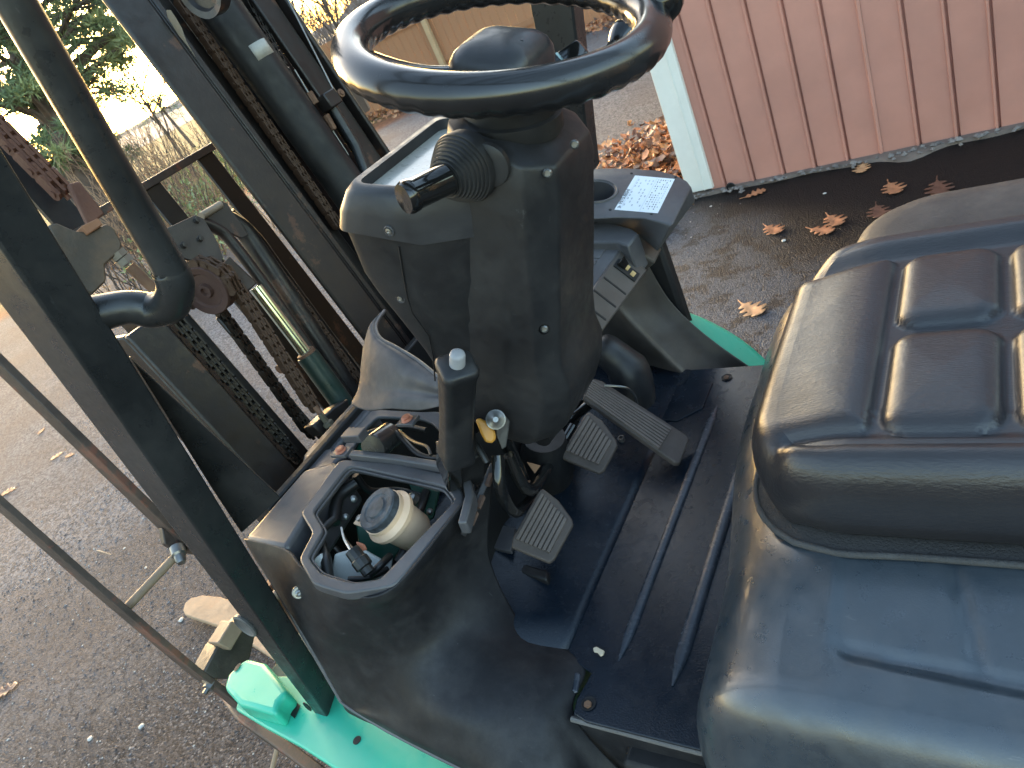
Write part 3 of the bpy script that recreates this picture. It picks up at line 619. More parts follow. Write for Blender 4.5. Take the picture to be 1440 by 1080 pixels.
MB().lathe(cc, nT, [(.0395, -.004), (.041, .001), (.043, .003), (.046, .003), (.048, -.001)], 40, cap=False).build('cup_holder_rim', BP2, con)
MB().lathe(cc - nT * .058, nT, [(.036, 0), (.035, .002), (0, .002)], 32).build('cup_holder_base', BLACK, con)
L4 = onp([(893, 247), (949, 252), (925, 300), (864, 295)], PT)
def lab(u, v_, h=.0006): return L4[0].lerp(L4[1], u).lerp(L4[3].lerp(L4[2], u), v_) + nT * h
lb = MB().quads([lab(0, 0, 0), lab(1, 0, 0), lab(1, 1, 0), lab(0, 1, 0)], [lab(0, 0), lab(1, 0), lab(1, 1), lab(0, 1)]).build('data_plate', PAPER, con)
# u runs across the plate (away from the maker line), v runs down the reading direction turned a quarter
m_ = MB(); m2 = MB(); rr = random.Random(3)
def ln(mb, u0, v0, u1, v1): mb.quads([lab(u0, v0, .0006), lab(u1, v0, .0006), lab(u1, v1, .0006), lab(u0, v1, .0006)], [lab(u0, v0, .0009), lab(u1, v0, .0009), lab(u1, v1, .0009), lab(u0, v1, .0009)])
for i in range(6):
    for k in range(14):
        if rr.random() < .72: u = .62 + i * .058; v_ = .06 + k * .064; ln(m2 if rr.random() < .6 else m_, u, v_, u + .022, v_ + .03)
for i in range(5):
    for k in range(9):
        if rr.random() < .45: u = .14 + i * .09; v_ = .1 + k * .09; ln(m2, u, v_, u + .03, v_ + .05)
ln(m2, .57, .02, .575, .98); ln(m2, .12, .03, .125, .97)
m_.build('print_rows', INK, lb); m2.build('faint_print_rows', INKL, lb)
# maker's line down the left edge: three diamonds and the name
dm = MB()
for du_, dv_ in ((.0, 0), (.022, .028), (-.022, .028)):
    c = (.075 + du_, .93 + dv_ - .03)
    pts = [(c[0] - .02, c[1]), (c[0], c[1] - .02), (c[0] + .02, c[1]), (c[0], c[1] + .02)]
    dm.quads([lab(u, v_, .0006) for u, v_ in pts], [lab(u, v_, .0009) for u, v_ in pts])
dm.build('maker_emblem', INK, lb)
tc = bpy.data.curves.new('maker_name', 'FONT'); tc.body = 'MITSUBISHI'; tc.size = .0115; tc.extrude = .0002; tc.align_x = 'LEFT'
tmp = bpy.data.objects.new('maker_name_curve', tc); col.objects.link(tmp); bpy.context.view_layer.update()
tme = bpy.data.meshes.new_from_object(tmp.evaluated_get(bpy.context.evaluated_depsgraph_get())); bpy.data.objects.remove(tmp); tme.materials.clear(); tme.materials.append(INK)
to = bpy.data.objects.new('maker_name', tme); col.objects.link(to)
xd = (lab(.07, .4) - lab(.07, .84)).normalized(); yd = nT.cross(xd)
link(to, lab(.095, .84, .0009), lb)
to.rotation_euler = Matrix((xd, yd, nT)).transposed().to_euler()
for px, py in ((888, 244), (950, 249), (916, 301), (858, 295)):
    MB().lathe(P(px, py, pl=PT), nT, [(.003, 0), (.003, .001), (0, .0012)], 8).build('rivet', BLACK, con)
# lower ledge
PLg = (PT[0] - ZA * .032, PT[1]); PSh = (PT[0] - ZA * .050, PT[1])
S1 = P(870, 352, pl=PSh); S2 = P(910, 379, X=S1.x - .035); PS = plane3(S1, S2, S1 + YA)
nS = PS[1] if PS[1].z > 0 else -PS[1]
q = [P(x, y, pl=PLg) for x, y in ((785, 312), (860, 313), (888, 321), (898, 328), (883, 346), (868, 340), (785, 342))]
MB().quads(q, [p - ZA * .07 for p in q]).build('console_ledge', BP2, T, bevel=.004)
q = onp([(898, 328), (928, 353), (918, 373), (881, 346)], PS)
MB().quads([p + nS * .008 for p in q], [p - nS * .06 for p in q]).build('console_end', BRONZE, T, bevel=.004)
q = [P(x, y, pl=PSh) for x, y in ((785, 338), (864, 340), (871, 352), (817, 432), (785, 478))]
tp = MB().quads(q, [p - ZA * .05 for p in q]).build('switch_shelf', BP2, T, bevel=.003)
for pts in (((785, 344), (852, 351), (843, 364), (785, 358)), ((785, 362), (840, 367), (829, 382), (785, 376))):
    q = [P(x, y, pl=PSh) + ZA * .002 for x, y in pts]; MB().quads(q, [p - ZA * .002 for p in q]).build('shelf_tile', BP2, tp, bevel=.001)
q = onp([(871, 352), (911, 379), (836, 482), (796, 462)], PS)
sp = MB().quads(q, [p - nS * .06 for p in q]).build('switch_panel', mat('switch_plastic', (.075, .066, .06), .4, dust=.2, bump=.1), T, bevel=.0035)
for a_, b_ in (((849, 390), (880, 414)), ((835, 408), (866, 432)), ((820, 426), (852, 450)), ((806, 444), (838, 469))):
    p0, p1 = onp([a_, b_], PS); t_ = (p1 - p0).normalized(); w_ = t_.cross(nS) * .0022
    MB().quads([p0 - w_, p0 + w_, p1 + w_, p1 - w_], [x + nS * .0009 for x in (p0 - w_, p0 + w_, p1 + w_, p1 - w_)]).build('panel_groove', BLACK, sp)
q = onp([(862, 374), (892, 397), (899, 386), (869, 364)], PS)
sw_ = MB().quads([p + nS * .003 for p in q], q).build('rocker_switch', BLACK, sp, bevel=.001)
q = onp([(866, 373), (877, 381), (883, 373), (872, 365)], PS)
MB().quads([q[0] + nS * .014, q[1] + nS * .004, q[2] + nS * .004, q[3] + nS * .014], q).build('rocker', GLOSSB, sw_, bevel=.001)
for x, y in ((880, 378), (888, 387)):
    q = onp([(x - 4, y), (x + 1, y + 4), (x + 5, y - 1), (x, y - 5)], PS); MB().quads([p + nS * .0045 for p in q], q).build('switch_mark', AMBER, sw_)
# sill cowl curving down to the floor
def GY(rows): return [[P(x, y, Y=Y) for x, y, Y in r] for r in rows]
MB().grid(smooth_grid(GY([
 [(900, 350, -1.33), (926, 398, -1.33), (944, 425, -1.33), (970, 452, -1.33), (1010, 485, -1.33), (1060, 520, -1.33)],
 [(893, 372, -1.31), (908, 410, -1.31), (925, 437, -1.31), (955, 466, -1.31), (990, 499, -1.31), (1030, 530, -1.31)],
 [(872, 420, -1.26), (884, 437, -1.26), (900, 455, -1.26), (925, 482, -1.26), (960, 515, -1.26), (998, 548, -1.26)],
 [(864, 432, -1.245), (876, 447, -1.245), (893, 466, -1.245), (920, 492, -1.245), (955, 525, -1.245), (993, 556, -1.245)],
 [(850, 455, -1.27), (862, 472, -1.27), (876, 492, -1.27), (905, 520, -1.265), (945, 545, -1.26), (992, 558, -1.25)],
 [(830, 480, -1.29), (845, 505, -1.29), (862, 525, -1.285), (895, 543, -1.28), (940, 554, -1.27), (991, 560, -1.252)]]), 5)).build('sill_cowl', BRONZE, T, solid=.004, smooth=60)
MB().box((.85, -1.36, .83), (.22, 0, 0), (0, .02, 0), (0, 0, .17)).build('inner_side_panel', BLACK, T, bevel=.01)
MB().box((1.12, -.92, .82), (.01, 0, 0), (0, .40, 0), (0, 0, .18)).build('firewall', BLACK, T, bevel=.004)
bc = P(862, 512, Y=-1.15)
MB().tube(smooth_path([bc + V((.02, 0, .06)), bc + V((0, 0, .035)), bc + V((-.03, .0, -.03)), bc + V((-.02, .02, -.12))], 5), [.01, .018, .026, .031, .034, .036, .037, .038, .04, .046, .046, .046, .046, .046, .046, .046], 20).build('side_bulge', BP, T, smooth=60)
q = [V((x, y, fz + .003)) for x, y in ((.555, -1.205), (.66, -1.2), (.66, -1.09), (.60, -1.08), (.555, -1.12))]
MB().quads(q, [p - ZA * .003 for p in q]).build('floor_pad', FLOOR, T, bevel=.001)

# ================================================================== hood
def sm(a, b, x):
    t_ = max(0, min(1, (x - a) / (b - a))); return t_ * t_ * (3 - 2 * t_)
g1, g2 = P(1165, 905, Z=.885), P(1440, 958, Z=.885)
h1, h2 = P(1338, 780, Z=.90), P(1378, 930, Z=.89)
def segd(x, y, a, b):
    ax_, ay, bx, by = a.x, a.y, b.x, b.y; t_ = max(0, min(1, ((x - ax_) * (bx - ax_) + (y - ay) * (by - ay)) / ((bx - ax_) ** 2 + (by - ay) ** 2)))
    return math.hypot(x - ax_ - t_ * (bx - ax_), y - ay - t_ * (by - ay)), t_
g2x = g1 + (g2 - g1) * 4
ylist = [-1.395, -1.39, -1.38, -1.36, -1.33, -1.28] + [-1.2 + .05 * i for i in range(11)] + [-.66 + .008 * i for i in range(38)] + [-.354, -.348, -.343, -.34]
prof0 = [(0, 0), (.004, .03), (.012, .07), (.022, .105), (.036, .135), (.055, .16), (.08, .18), (.11, .19)] + [(.13 + .0075 * i, .195 + .005 * min(1, i / 8)) for i in range(40)] + [(.45, .2), (.6, .2), (.8, .2), (1.1, .2)]
rows = []
for y in ylist:
    xe = .378 + .052 * sm(-.55, -.95, y) * -1 * -1
    near = sm(-.46, -.34, y); far = sm(-1.24, -1.395, y)
    xe = .378 + .05 * sm(.55, .95, -y) - .06 * near ** 1.5 - .05 * far
    drop = .16 * near ** 2.4 + .03 * sm(-.62, -.40, y) + .24 * far ** 2
    if y > -.345: drop += (y + .345) * 30
    r_ = []
    for dx_, dz in prof0:
        x = xe - dx_; z = .70 + dz * (1 - drop / .2 * sm(0, .12, dz) * .999)
        d1, t1 = segd(x, y, g1, g2x); d2, t2 = segd(x, y, h1, h2)
        gg = math.exp(-(d1 / .0075) ** 2) * sm(0, .03, t1) * .009
        side = (g1.y - y) if t1 > 0 else 0
        z -= gg + .005 * math.exp(-(d2 / .005) ** 2) * (1 if 0 < t2 < 1 else 0)
        if x < g1.x and dx_ > .1 and y < g1.y + (x - g1.x) * (g2.y - g1.y) / (g2.x - g1.x): z -= .004
        z += .0015 * noise.noise(V((x * 9, y * 9, 3)))
        r_.append(V((x, y, z)))
    rows.append(r_)
MB().grid(rows).build('engine_hood', HOOD, T, smooth=70, sub=1)
MB().box((-.15, -.86, .60), (.50, 0, 0), (0, .50, 0), (0, 0, .12)).build('engine_bay', BLACK, T, bevel=.02)

# dull hump of the hood on the far side of the seat
def hump(e, z):
    cx, cy, hx, hy, r = -.33, -1.285, .585 - e, .15 - e, .16 - e * .6
    r = min(r, hy - .001)
    return [p + ZA * z for p in rrect(V((cx, cy, 0)), XA, YA, hx, hy, r, 12)]
MB().loft([hump(0, .80), hump(0, .90), hump(.004, .925), hump(.016, .943), hump(.035, .953), hump(.07, .957), hump(.12, .958)]).build('hood_shoulder', mat('shoulder_plastic', (.026, .029, .033), .6, dust=.35, bump=.2, bs=300, scr=.25), T, smooth=60)

# ================================================================== seat
SX0, SX1, SY0, SY1 = -.46, .262, -1.095, -.648
def pill(x, y, x0, x1, y0, y1, h, e=.024, r=.03):
    dx_ = min(x - x0, x1 - x); dy = min(y - y0, y1 - y)
    if dx_ <= 0 or dy <= 0: return 0
    if dx_ < r and dy < r: d = r - math.hypot(r - dx_, r - dy)
    else: d = min(dx_, dy)
    t_ = max(0, min(1, d / e)); return h * math.sqrt(max(0, 1 - (1 - t_) ** 2)) * .85 + h * .15 * sm(0, 1, min(dx_ / (x1 - x0), dy / (y1 - y0)) * 2)
def seatz(x, y):
    z = 1.026
    z += pill(x, y, .150, .40, -1.042, -.668, .020, .03, .012) - .020 * sm(.165, .29, x)
    for x0, x1 in ((.026, .138), (-.098, .012), (-.225, -.112)):
        z += pill(x, y, x0 - .002, x1 + .002, -1.040, -.866, .019, .027, .03) + pill(x, y, x0 - .002, x1 + .002, -.850, -.664, .019, .027, .03)
    z += .016 * sm(-1.045, -1.085, y)
    z += .004 * sm(-.668, -.655, y)
    return z
def outline(e, z, n=6, nside=46):
    """rounded rectangle grown by e"""
    cx, cy, hx, hy = (SX0 + SX1) / 2, (SY0 + SY1) / 2, (SX1 - SX0) / 2 + e, (SY1 - SY0) / 2 + e
    r = .075 + e; pts = []
    cs = ((1, 1, 0), (-1, 1, 90), (-1, -1, 180), (1, -1, 270))
    arcs = [[V((cx + a_ * (hx - r) + r * math.cos(math.radians(a0 + 90 * k / 14)), cy + b_ * (hy - r) + r * math.sin(math.radians(a0 + 90 * k / 14)), z)) for k in range(15)] for a_, b_, a0 in cs]
    for i in range(4):
        pts += arcs[i]; p0, p1 = arcs[i][-1], arcs[(i + 1) % 4][0]
        pts += [p0.lerp(p1, k / nside) for k in range(1, nside)]
    return pts
# regular top field clipped to the rounded outline by pulling rows in
import itertools
NXg, NYg = 190, 130; top = []
for j in range(NYg + 1):
    v_ = j / NYg; y = SY0 + (SY1 - SY0) * v_
    inset = 0; r = .075
    for e_ in (y - SY0, SY1 - y):
        if e_ < r: inset = r - math.sqrt(max(0, r * r - (r - e_) ** 2))
    xa, xb = SX0 + inset, SX1 - inset
    top.append([V((xa + (xb - xa) * i / NXg, y, 0)) for i in range(NXg + 1)])
for r_ in top:
    for p in r_: p.z = seatz(p.x, p.y)
sb = MB().grid(top)
# side roll
loops = []
per = top[0][::-1] + [r_[0] for r_ in top[1:]] + top[-1][1:] + [r_[-1] for r_ in top[-2:0:-1]]
cS = V(((SX0 + SX1) / 2, (SY0 + SY1) / 2, 0)); n_ = len(per); nrm = []
for i in range(n_):
    t_ = per[(i + 3) % n_] - per[i - 3]; t_.z = 0
    nn_ = V((t_.y, -t_.x, 0)); nn_ = nn_.normalized() if nn_.length > 1e-6 else (per[i] - cS).normalized()
    if nn_.dot(V((per[i].x - cS.x, per[i].y - cS.y, 0))) < 0: nn_ = -nn_
    nrm.append(nn_)
for _ in range(12): nrm = [(nrm[i - 1] + nrm[i] * 2 + nrm[(i + 1) % n_]).normalized() for i in range(n_)]
for e, dz in ((0, 0), (.004, .0015), (.010, .003), (.018, .002), (.026, -.004), (.034, -.015), (.039, -.030), (.041, -.048), (.040, -.068), (.037, -.090), (.031, -.112), (.020, -.128), (0, -.136)):
    lp = []
    for i, p in enumerate(per):
        k = sm(0, .02, e); base = p.z * (1 - k) + (1.03 if dz else p.z) * k
        fr_ = sm(.3, .8, nrm[i].x) if p.x > 0 else 0
        zn = base + dz; zf = p.z - .22 * min(e, .03) - .45 * (max(e, 0) / .041) ** 3 * .02 + min(dz, 0)
        if dz < -.02: zf = min(zf, zn - .012 * (1 - min(1, (-dz - .02) / .08)))
        lp.append(V((p.x, p.y, zn * (1 - fr_) + zf * fr_)) + nrm[i] * e)
    loops.append(lp)
sb.loft([l + l[:1] for l in loops], cap=False, closed=False)
seat = sb.build('seat_cushion', VINYL, T, smooth=70)
# pleat under the roll
rg = []
for e, z in ((.0, .905), (.040, .901), (.046, .897), (.040, .891), (0, .891)):
    rg.append([V((p.x, p.y, z + .010 * sm(-.0, -.2, p.x) + .0 * p.y)) + nrm[i] * (e + .010 * sm(.1, .3, p.x)) for i, p in enumerate(per)])
MB().loft(rg).build('seat_skirt', mat('skirt_fabric', (.022, .022, .023), .75, bump=.8, bs=300), T, smooth=50)
pth = [(p + nrm[i] * (.044 + .010 * sm(.1, .3, p.x))) for i, p in enumerate(per)]
pth = [V((p.x, p.y, .899 + .010 * sm(0, -.2, p.x))) for p in pth][::3]
MB().tube(pth + pth[:1], .0045, 8, cap=False).build('skirt_piping', mat('piping_fabric', (.05, .05, .05), .8, bump=1, bs=260), T, smooth=70)
MB().box((-.50, -.87, 1.28), (.05, 0, .012), (0, .22, 0), (-.04, 0, .26)).build('seat_backrest', VINYL, T, bevel=.04, seg=5)
# crumb on the floor
ch = [P(x, y, Z=fz + .001) for x, y in ((835, 913), (840, 911), (845, 914), (851, 917), (849, 922), (845, 924), (841, 919), (836, 918))]
tag(MB().quads([p + ZA * .004 for p in ch], ch).build('paper_scrap', mat('cream_scrap', (.6, .5, .36), .7), None, bevel=.001), 'small cream scrap lying on the black floor mat near its left corner', 'scrap')

# ================================================================== mast
MU = V((.165, 0, .986)).normalized(); MN = V((.986, 0, -.165)).normalized()
def mp(Y, m, z): return V((m + .167 * (z - 1), Y, z))
def mbeam(name, Y0, Y1, m0, m1, z0, z1, m_=MAST, par=None, bevel=.004, **k):
    par = par or mast
    q = [mp(Y0, m0, z0), mp(Y1, m0, z0), mp(Y1, m1, z0), mp(Y0, m1, z0)]
    return MB().quads(q, [p + MU * ((z1 - z0) / MU.z) for p in q]).build(name, m_, par, bevel=bevel, **k)
mast = T
ZT = 2.35
# channel rails: near pair, far pair
mbeam('mast_rail', -.615, -.69, 1.27, 1.285, .35, 1.33)
mbeam('mast_rail', -.615, -.63, 1.285, 1.42, .35, 1.33)
mbeam('inner_rail', -.66, -.675, 1.30, 1.36, .40, 1.34)
mbeam('mast_rail', -1.036, -1.122, 1.262, 1.276, .35, ZT)
mbeam('mast_rail', -1.108, -1.122, 1.276, 1.36, .35, ZT)
mbeam('rail_edge', -1.128, -1.134, 1.27, 1.30, .35, ZT)
mbeam('inner_rail', -1.142, -1.160, 1.28, 1.33, .40, ZT)
mbeam('inner_rail', -1.165, -1.23, 1.335, 1.345, .40, ZT)
mbeam('rail_edge', -1.455, -1.468, 1.26, 1.34, .35, ZT)
mbeam('mast_rail', -1.385, -1.447, 1.28, 1.30, .35, ZT)
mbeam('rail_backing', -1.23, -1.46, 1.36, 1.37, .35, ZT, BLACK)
def mcyl(name, Y, m, r, z0, z1, m_, par=None, n=28): return MB().tube([mp(Y, m, z0), mp(Y, m, z1)], r, n).build(name, m_, par or mast, smooth=50)
lc_ = mcyl('lift_cylinder', -1.285, 1.28, .048, .4, ZT, mat('cylinder_paint', (.012, .012, .012), .48, spec=.35, dust=.12, bump=.05))
# sticker on the cylinder
c = mp(-1.285, 1.28, 1.643); rows = []
for j in range(2):
    rows.append([mp(-1.285, 1.28, 1.655 - j * .034) + (YA * math.sin(a_) - MN * math.cos(a_)) * .0486 for a_ in [math.radians(-15 + 8 * i) for i in range(8)]])
MB().grid(rows).build('cylinder_sticker', mat('aged_sticker', (.42, .41, .36), .5, dust=.5, ds=40, dcol=(.12, .12, .12)), lc_, solid=.0004)
# top sheave
p = P(283, -22, Y=-1.10)
sh_ = MB().lathe(p, YA, [(0, 0), (.02, 0), (.022, .004), (.040, .004), (.044, .012), (.056, .014), (.056, -.014), (0, -.014)], 36).build('chain_sheave', MAST, T, smooth=40)
# peeling paint on the far rail
pf = [P(x, y, Y=-1.13) for x, y in ((234, 14), (240, 14), (248, 26), (256, 40), (262, 58), (275, 80), (262, 62), (252, 50), (243, 36), (236, 24))]
MB().quads(pf, [q + V((.002, -.001, 0)) for q in pf]).build('peeled_patch', mat('peeled_paint', (.38, .31, .22), .7, dust=.5, ds=60, bump=.4), T)
# chains
def link_mesh(pl, w_, th, m_, nplates, offs):
    mb = MB(); 
    for o_ in offs:
        sec = []
        for s_ in (-th / 2, th / 2):
            ring = []
            for k in range(12):
                a_ = 2 * PI * k / 12; z = math.cos(a_); zz = (pl * .5 if z > 0 else -pl * .5) + z * w_
                ring.append(V((math.sin(a_) * w_ * (.78 if abs(z) < .1 else 1), o_ + s_, zz)))
            sec.append(ring)
        mb.loft(sec)
    mb.tube([V((0, min(offs) - th, pl / 2)), V((0, max(offs) + th, pl / 2))], w_ * .45, 8)
    return mb
def chain(name, p0, p1, pitch, w_, wid, m_, side=None, label=None):
    d = (p1 - p0).normalized(); L_ = (p1 - p0).length; n = int(L_ / pitch)
    side = (side or YA); side = (side - d * side.dot(d)).normalized(); xx = side.cross(d)
    Rm = Matrix((xx, side, d)).transposed()
    core = MB().tube([p0, p1], w_ * .35, 8).build(name, m_, T); 
    if label: core['label'] = label
    A_ = link_mesh(pitch * 1.0, w_, wid * .17, m_, 2, (-wid * .42, 0, wid * .42)); B_ = link_mesh(pitch, w_ * .93, wid * .2, m_, 3, (-wid * .21, wid * .21))
    src = []
    for i in range(n):
        c = p0 + d * (pitch * (i + .5))
        if i < 2:
            mb = (A_ if i == 0 else B_); k = MB(); k.v = [Rm @ v_ + c for v_ in mb.v]; k.f = mb.f
            o = k.build('link', m_, core, smooth=40)
            # store the mesh in link space so later copies can share it
            cc_ = sum(mb.v, V()) / len(mb.v); me = o.data
            for vtx, v_ in zip(me.vertices, mb.v): vtx.co = v_
            o.matrix_local = Matrix.Translation(c - ORG[core.name]) @ Rm.to_4x4()
            src.append(o)
        else:
            inst(src[i % 2], 'link', Rm, core, c)
    return core
def mpx(px, py, m): return P(px, py, M=m)
chain('lift_chain', mpx(-30, 152, 1.22), mpx(98, 280, 1.22), .0225, .0135, .030, CHAINR, label='rusty lift chain above the anchor bracket')
chain('lift_chain', mpx(248, 452, 1.30), mpx(420, 648, 1.30), .0205, .0112, .026, CHAIND)
chain('lift_chain', mpx(306, 432, 1.30), mpx(442, 618, 1.30), .0205, .0112, .020, CHAIND)
ch3 = chain('lift_chain', mpx(318, 382, 1.245), mpx(445, 578, 1.245), .0205, .0112, .026, CHAINM, label='brown lift chain running over the pulley')
chain('lift_chain', mpx(352, 332, 1.33), mpx(506, 540, 1.33), .0205, .0112, .024, CHAINM)
chain('lift_chain', mpx(255, 5, 1.31), mpx(478, 322, 1.31), .0205, .0112, .022, CHAINM)
chain('lift_chain', mpx(350, 5, 1.30), mpx(450, 190, 1.30), .0205, .0112, .018, CHAIND)
# pulley with chain wrapped round
pc = mpx(292, 407, 1.27); pax = (YA + V((-.25, 0, .05))).normalized()
pu = MB().lathe(pc, pax, [(0, .006), (.006, .006), (.008, .012), (.014, .012), (.016, .004), (.034, .004), (.037, .009), (.050, .011), (.052, .008), (.052, .004), (.046, 0), (.046, -.012), (.052, -.018), (0, -.018)], 40).build('chain_pulley', mat('pulley_rust', (.085, .045, .035), .6, metal=.3, dust=.4, bump=.3, bs=120, dcol=(.13, .08, .06)), T, smooth=35)
u_ = pax.cross(MU).normalized(); w2 = MU
for i in range(9):
    a_ = math.radians(-15 + 24 * i); c = pc - pax * .006 + (-u_ * math.cos(a_) + w2 * math.sin(a_)) * .056
    d = (u_ * math.sin(a_) + w2 * math.cos(a_)).normalized(); Rm = Matrix((pax.cross(d), pax, d)).transposed()
    src = [o for o in ch3.children][i % 2]
    inst(src, 'link', Rm, ch3, c)
# bracket plate with bolts above the pulley
zz = 1.255
bp = [mpx(x, y, zz) for x, y in ((232, 322), (275, 302), (287, 308), (306, 340), (314, 362), (310, 372), (290, 365), (268, 366), (256, 362), (244, 345))]
pb = MB().quads(bp, [p + MN * .008 for p in bp]).build('bracket_plate', mat('plate_paint', (.03, .024, .022), .4, dust=.3, bump=.2), T, bevel=.001)
for x, y in ((276, 310), (281, 336), (258, 345)):
    p = mpx(x, y, zz)
    b_ = MB().lathe(p, -MN, [(.007, 0), (.007, .002), (.0055, .0025), (.0055, .007), (0, .0075)], 6).build('plate_bolt', MAST, pb)
q = [mpx(x, y, zz + .02) for x, y in ((278, 304), (312, 282), (320, 287), (350, 330), (340, 335))]
MB().quads(q, [p + MN * .005 for p in q]).build('rear_bracket', MAST, T, bevel=.001)
MB().tube([mpx(283, 304, zz + .01), mpx(310, 288, zz + .02)], .008, 14).build('cross_pin', mat('pin_steel', (.28, .23, .17), .5, metal=.3, dust=.3), T, smooth=50)
# piston and cylinder
MB().tube([mpx(360, 404, 1.262), mpx(430, 496, 1.262)], .0145, 26).build('chrome_piston', CHROME, T, smooth=50)
MB().lathe(mpx(429, 495, 1.262), -MU, [(0, 0), (.021, 0), (.021, .02), (.019, .021)], 26).build('cylinder_cap', RUST, T)
MB().tube([mpx(432, 499, 1.262), mpx(505, 600, 1.262)], .0245, 26).build('tilt_cylinder', DGREEN, T, smooth=50)
MB().quads([mpx(x, y, 1.25) for x, y in ((312, 372), (322, 360), (362, 398), (349, 410))], [mpx(x, y, 1.28) for x, y in ((312, 372), (322, 360), (362, 398), (349, 410))]).build('piston_block', mat('block_rust', (.04, .028, .02), .5, dust=.3, bump=.2), T, bevel=.003)
def hoseb(pts, m_par, r, name='hose', m_=MAST): return MB().tube(smooth_path([mpx(x, y, m_par) for x, y in pts], 4), r, 14).build(name, m_, T, smooth=50)
hoseb([(282, 312), (306, 322), (330, 345), (400, 440), (500, 585)], 1.285, .0125, 'mast_tube', MAST)
hoseb([(300, 305), (335, 318), (370, 362), (510, 575)], 1.33, .022, 'mast_tube', MAST)
hoseb([(322, 300), (360, 335), (400, 390), (515, 545)], 1.36, .015, 'mast_tube', MAST)
mbeam('stay_bar', -.795, -.808, 1.30, 1.31, .85, 1.25)
mbeam('stay_bar', -.93, -.945, 1.31, 1.33, .85, 1.24)
q = [mpx(x, y, 1.22) for x, y in ((440, 598), (470, 572), (490, 560), (492, 575), (478, 600), (455, 612))]
ab = MB().quads(q, [p + MN * .04 for p in q]).build('anchor_block', MAST, T, bevel=.004)
MB().lathe(mpx(463, 598, 1.215), MU, [(0, 0), (.0125, 0), (.0125, .008), (.0065, .010), (.0065, .03), (0, .031)], 6).build('anchor_nut', mat('olive_nut', (.1, .09, .06), .5, dust=.4), ab)
MB().tube([mpx(462, 596, 1.222), mpx(443, 572, 1.235)], .0065, 10).build('anchor_rod', RUST, ab)
MB().tube([mpx(392, 520, 1.30), mpx(402, 512, 1.30)], .01, 10).build('stay_bracket', RUST, T)
# dark strips the chains run against
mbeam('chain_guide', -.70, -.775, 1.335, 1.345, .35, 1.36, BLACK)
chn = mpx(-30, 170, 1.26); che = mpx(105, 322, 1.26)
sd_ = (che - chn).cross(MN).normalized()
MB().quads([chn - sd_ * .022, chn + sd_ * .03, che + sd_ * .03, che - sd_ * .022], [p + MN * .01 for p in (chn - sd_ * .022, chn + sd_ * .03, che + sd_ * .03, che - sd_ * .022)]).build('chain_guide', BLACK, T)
# near chain anchor
q = [P(x, y, M=1.19) for x, y in ((68, 316), (80, 313), (108, 325), (128, 326), (150, 314), (160, 320), (172, 342), (170, 352), (148, 372), (150, 395), (130, 414), (100, 400))]
an = MB().quads(q, [p + MN * .022 for p in q]).build('chain_anchor', mat('anchor_paint', (.065, .052, .038), .6, dust=.5, bump=.4, bs=120, dcol=(.25, .15, .08)), T, bevel=.003)
q = [P(x, y, M=1.185) for x, y in ((96, 258), (112, 254), (148, 300), (126, 318))]
MB().quads(q, [p + MN * .014 for p in q]).build('anchor_clevis', CHAINR, an, bevel=.003)
q = [P(x, y, M=1.183) for x, y in ((114, 318), (138, 306), (145, 316), (124, 330))]
MB().quads(q, [p + MN * .03 for p in q]).build('clevis_pin', mat('orange_rust', (.3, .14, .07), .7, bump=.3, dust=.3), an, bevel=.002)
a_, b_ = P(163, 355, M=1.2), P(182, 374, M=1.2)
MB().lathe(a_, b_ - a_, [(0, 0), (.0155, 0), (.0155, .011), (.012, .012), (.0155, .013), (.0155, .024), (0, .025)], 6).build('lock_nut', mat('pale_nut', (.22, .19, .15), .55, metal=.3, dust=.4), an)
MB().tube([b_, P(222, 412, M=1.2)], .0095, 14).build('threaded_rod', RUST, an, smooth=50)
# green glint plate behind the leg (tilted guard plate seen left of the leg)
# clamp on the mast
cl = MB().box(mpx(462, 142, 1.24), MN * .02, YA * .022, MU * .018).build('hose_clamp', MAST, T, bevel=.003)
MB().lathe(mpx(478, 132, 1.225), -MN, [(.010, 0), (.010, .006), (.006, .007), (.006, .01), (0, .0105)], 14).build('clamp_bolt', RUST, cl)
MB().tube([mpx(468, 152, 1.25), mpx(500, 205, 1.25), mpx(515, 245, 1.25)], .0125, 16).build('hydraulic_pipe', LEGM, T, smooth=50)
MB().tube([mpx(414, 98, 1.26), mpx(435, 133, 1.26)], .0025, 8).build('adjuster_rod', ZINC, cl)
MB().tube([mpx(468, 184, 1.26), mpx(490, 218, 1.26)], .0018, 8).build('adjuster_rod', ZINC, cl)
MB().tube([mpx(458, 162, 1.25), mpx(470, 182, 1.25)], [.009, .007], 8).build('adjuster_nut', RUST, cl)
MB().tube([mpx(434, 130, 1.25), mpx(444, 146, 1.25)], .009, 6).build('adjuster_nut', RUST, cl)
q = [P(x, y, Y=-1.56) for x, y in ((450, 103), (470, 92), (482, 98), (506, 128), (520, 155), (505, 165), (490, 176), (470, 165), (455, 130))]
MB().quads(q, [p + V((.02, -.03, 0)) for p in q]).build('rusty_bracket', mat('bracket_brown', (.1, .07, .055), .6, dust=.4, bump=.3), T, bevel=.002)
q = [P(x, y, Y=-1.54) for x, y in ((490, 180), (505, 172), (530, 205), (520, 215), (505, 222))]
b2 = MB().quads(q, [p + V((.03, -.03, 0)) for p in q]).build('mount_block', LEGM, T, bevel=.002)
MB().lathe(P(511, 191, Y=-1.535), YA, [(.008, 0), (.008, .008), (0, .009)], 6).build('block_bolt', ZINC, b2)
MB().tube([mpx(402, -6, 1.25), mpx(470, 128, 1.25)], .0022, 6).build('bright_edge', ZINC, T)

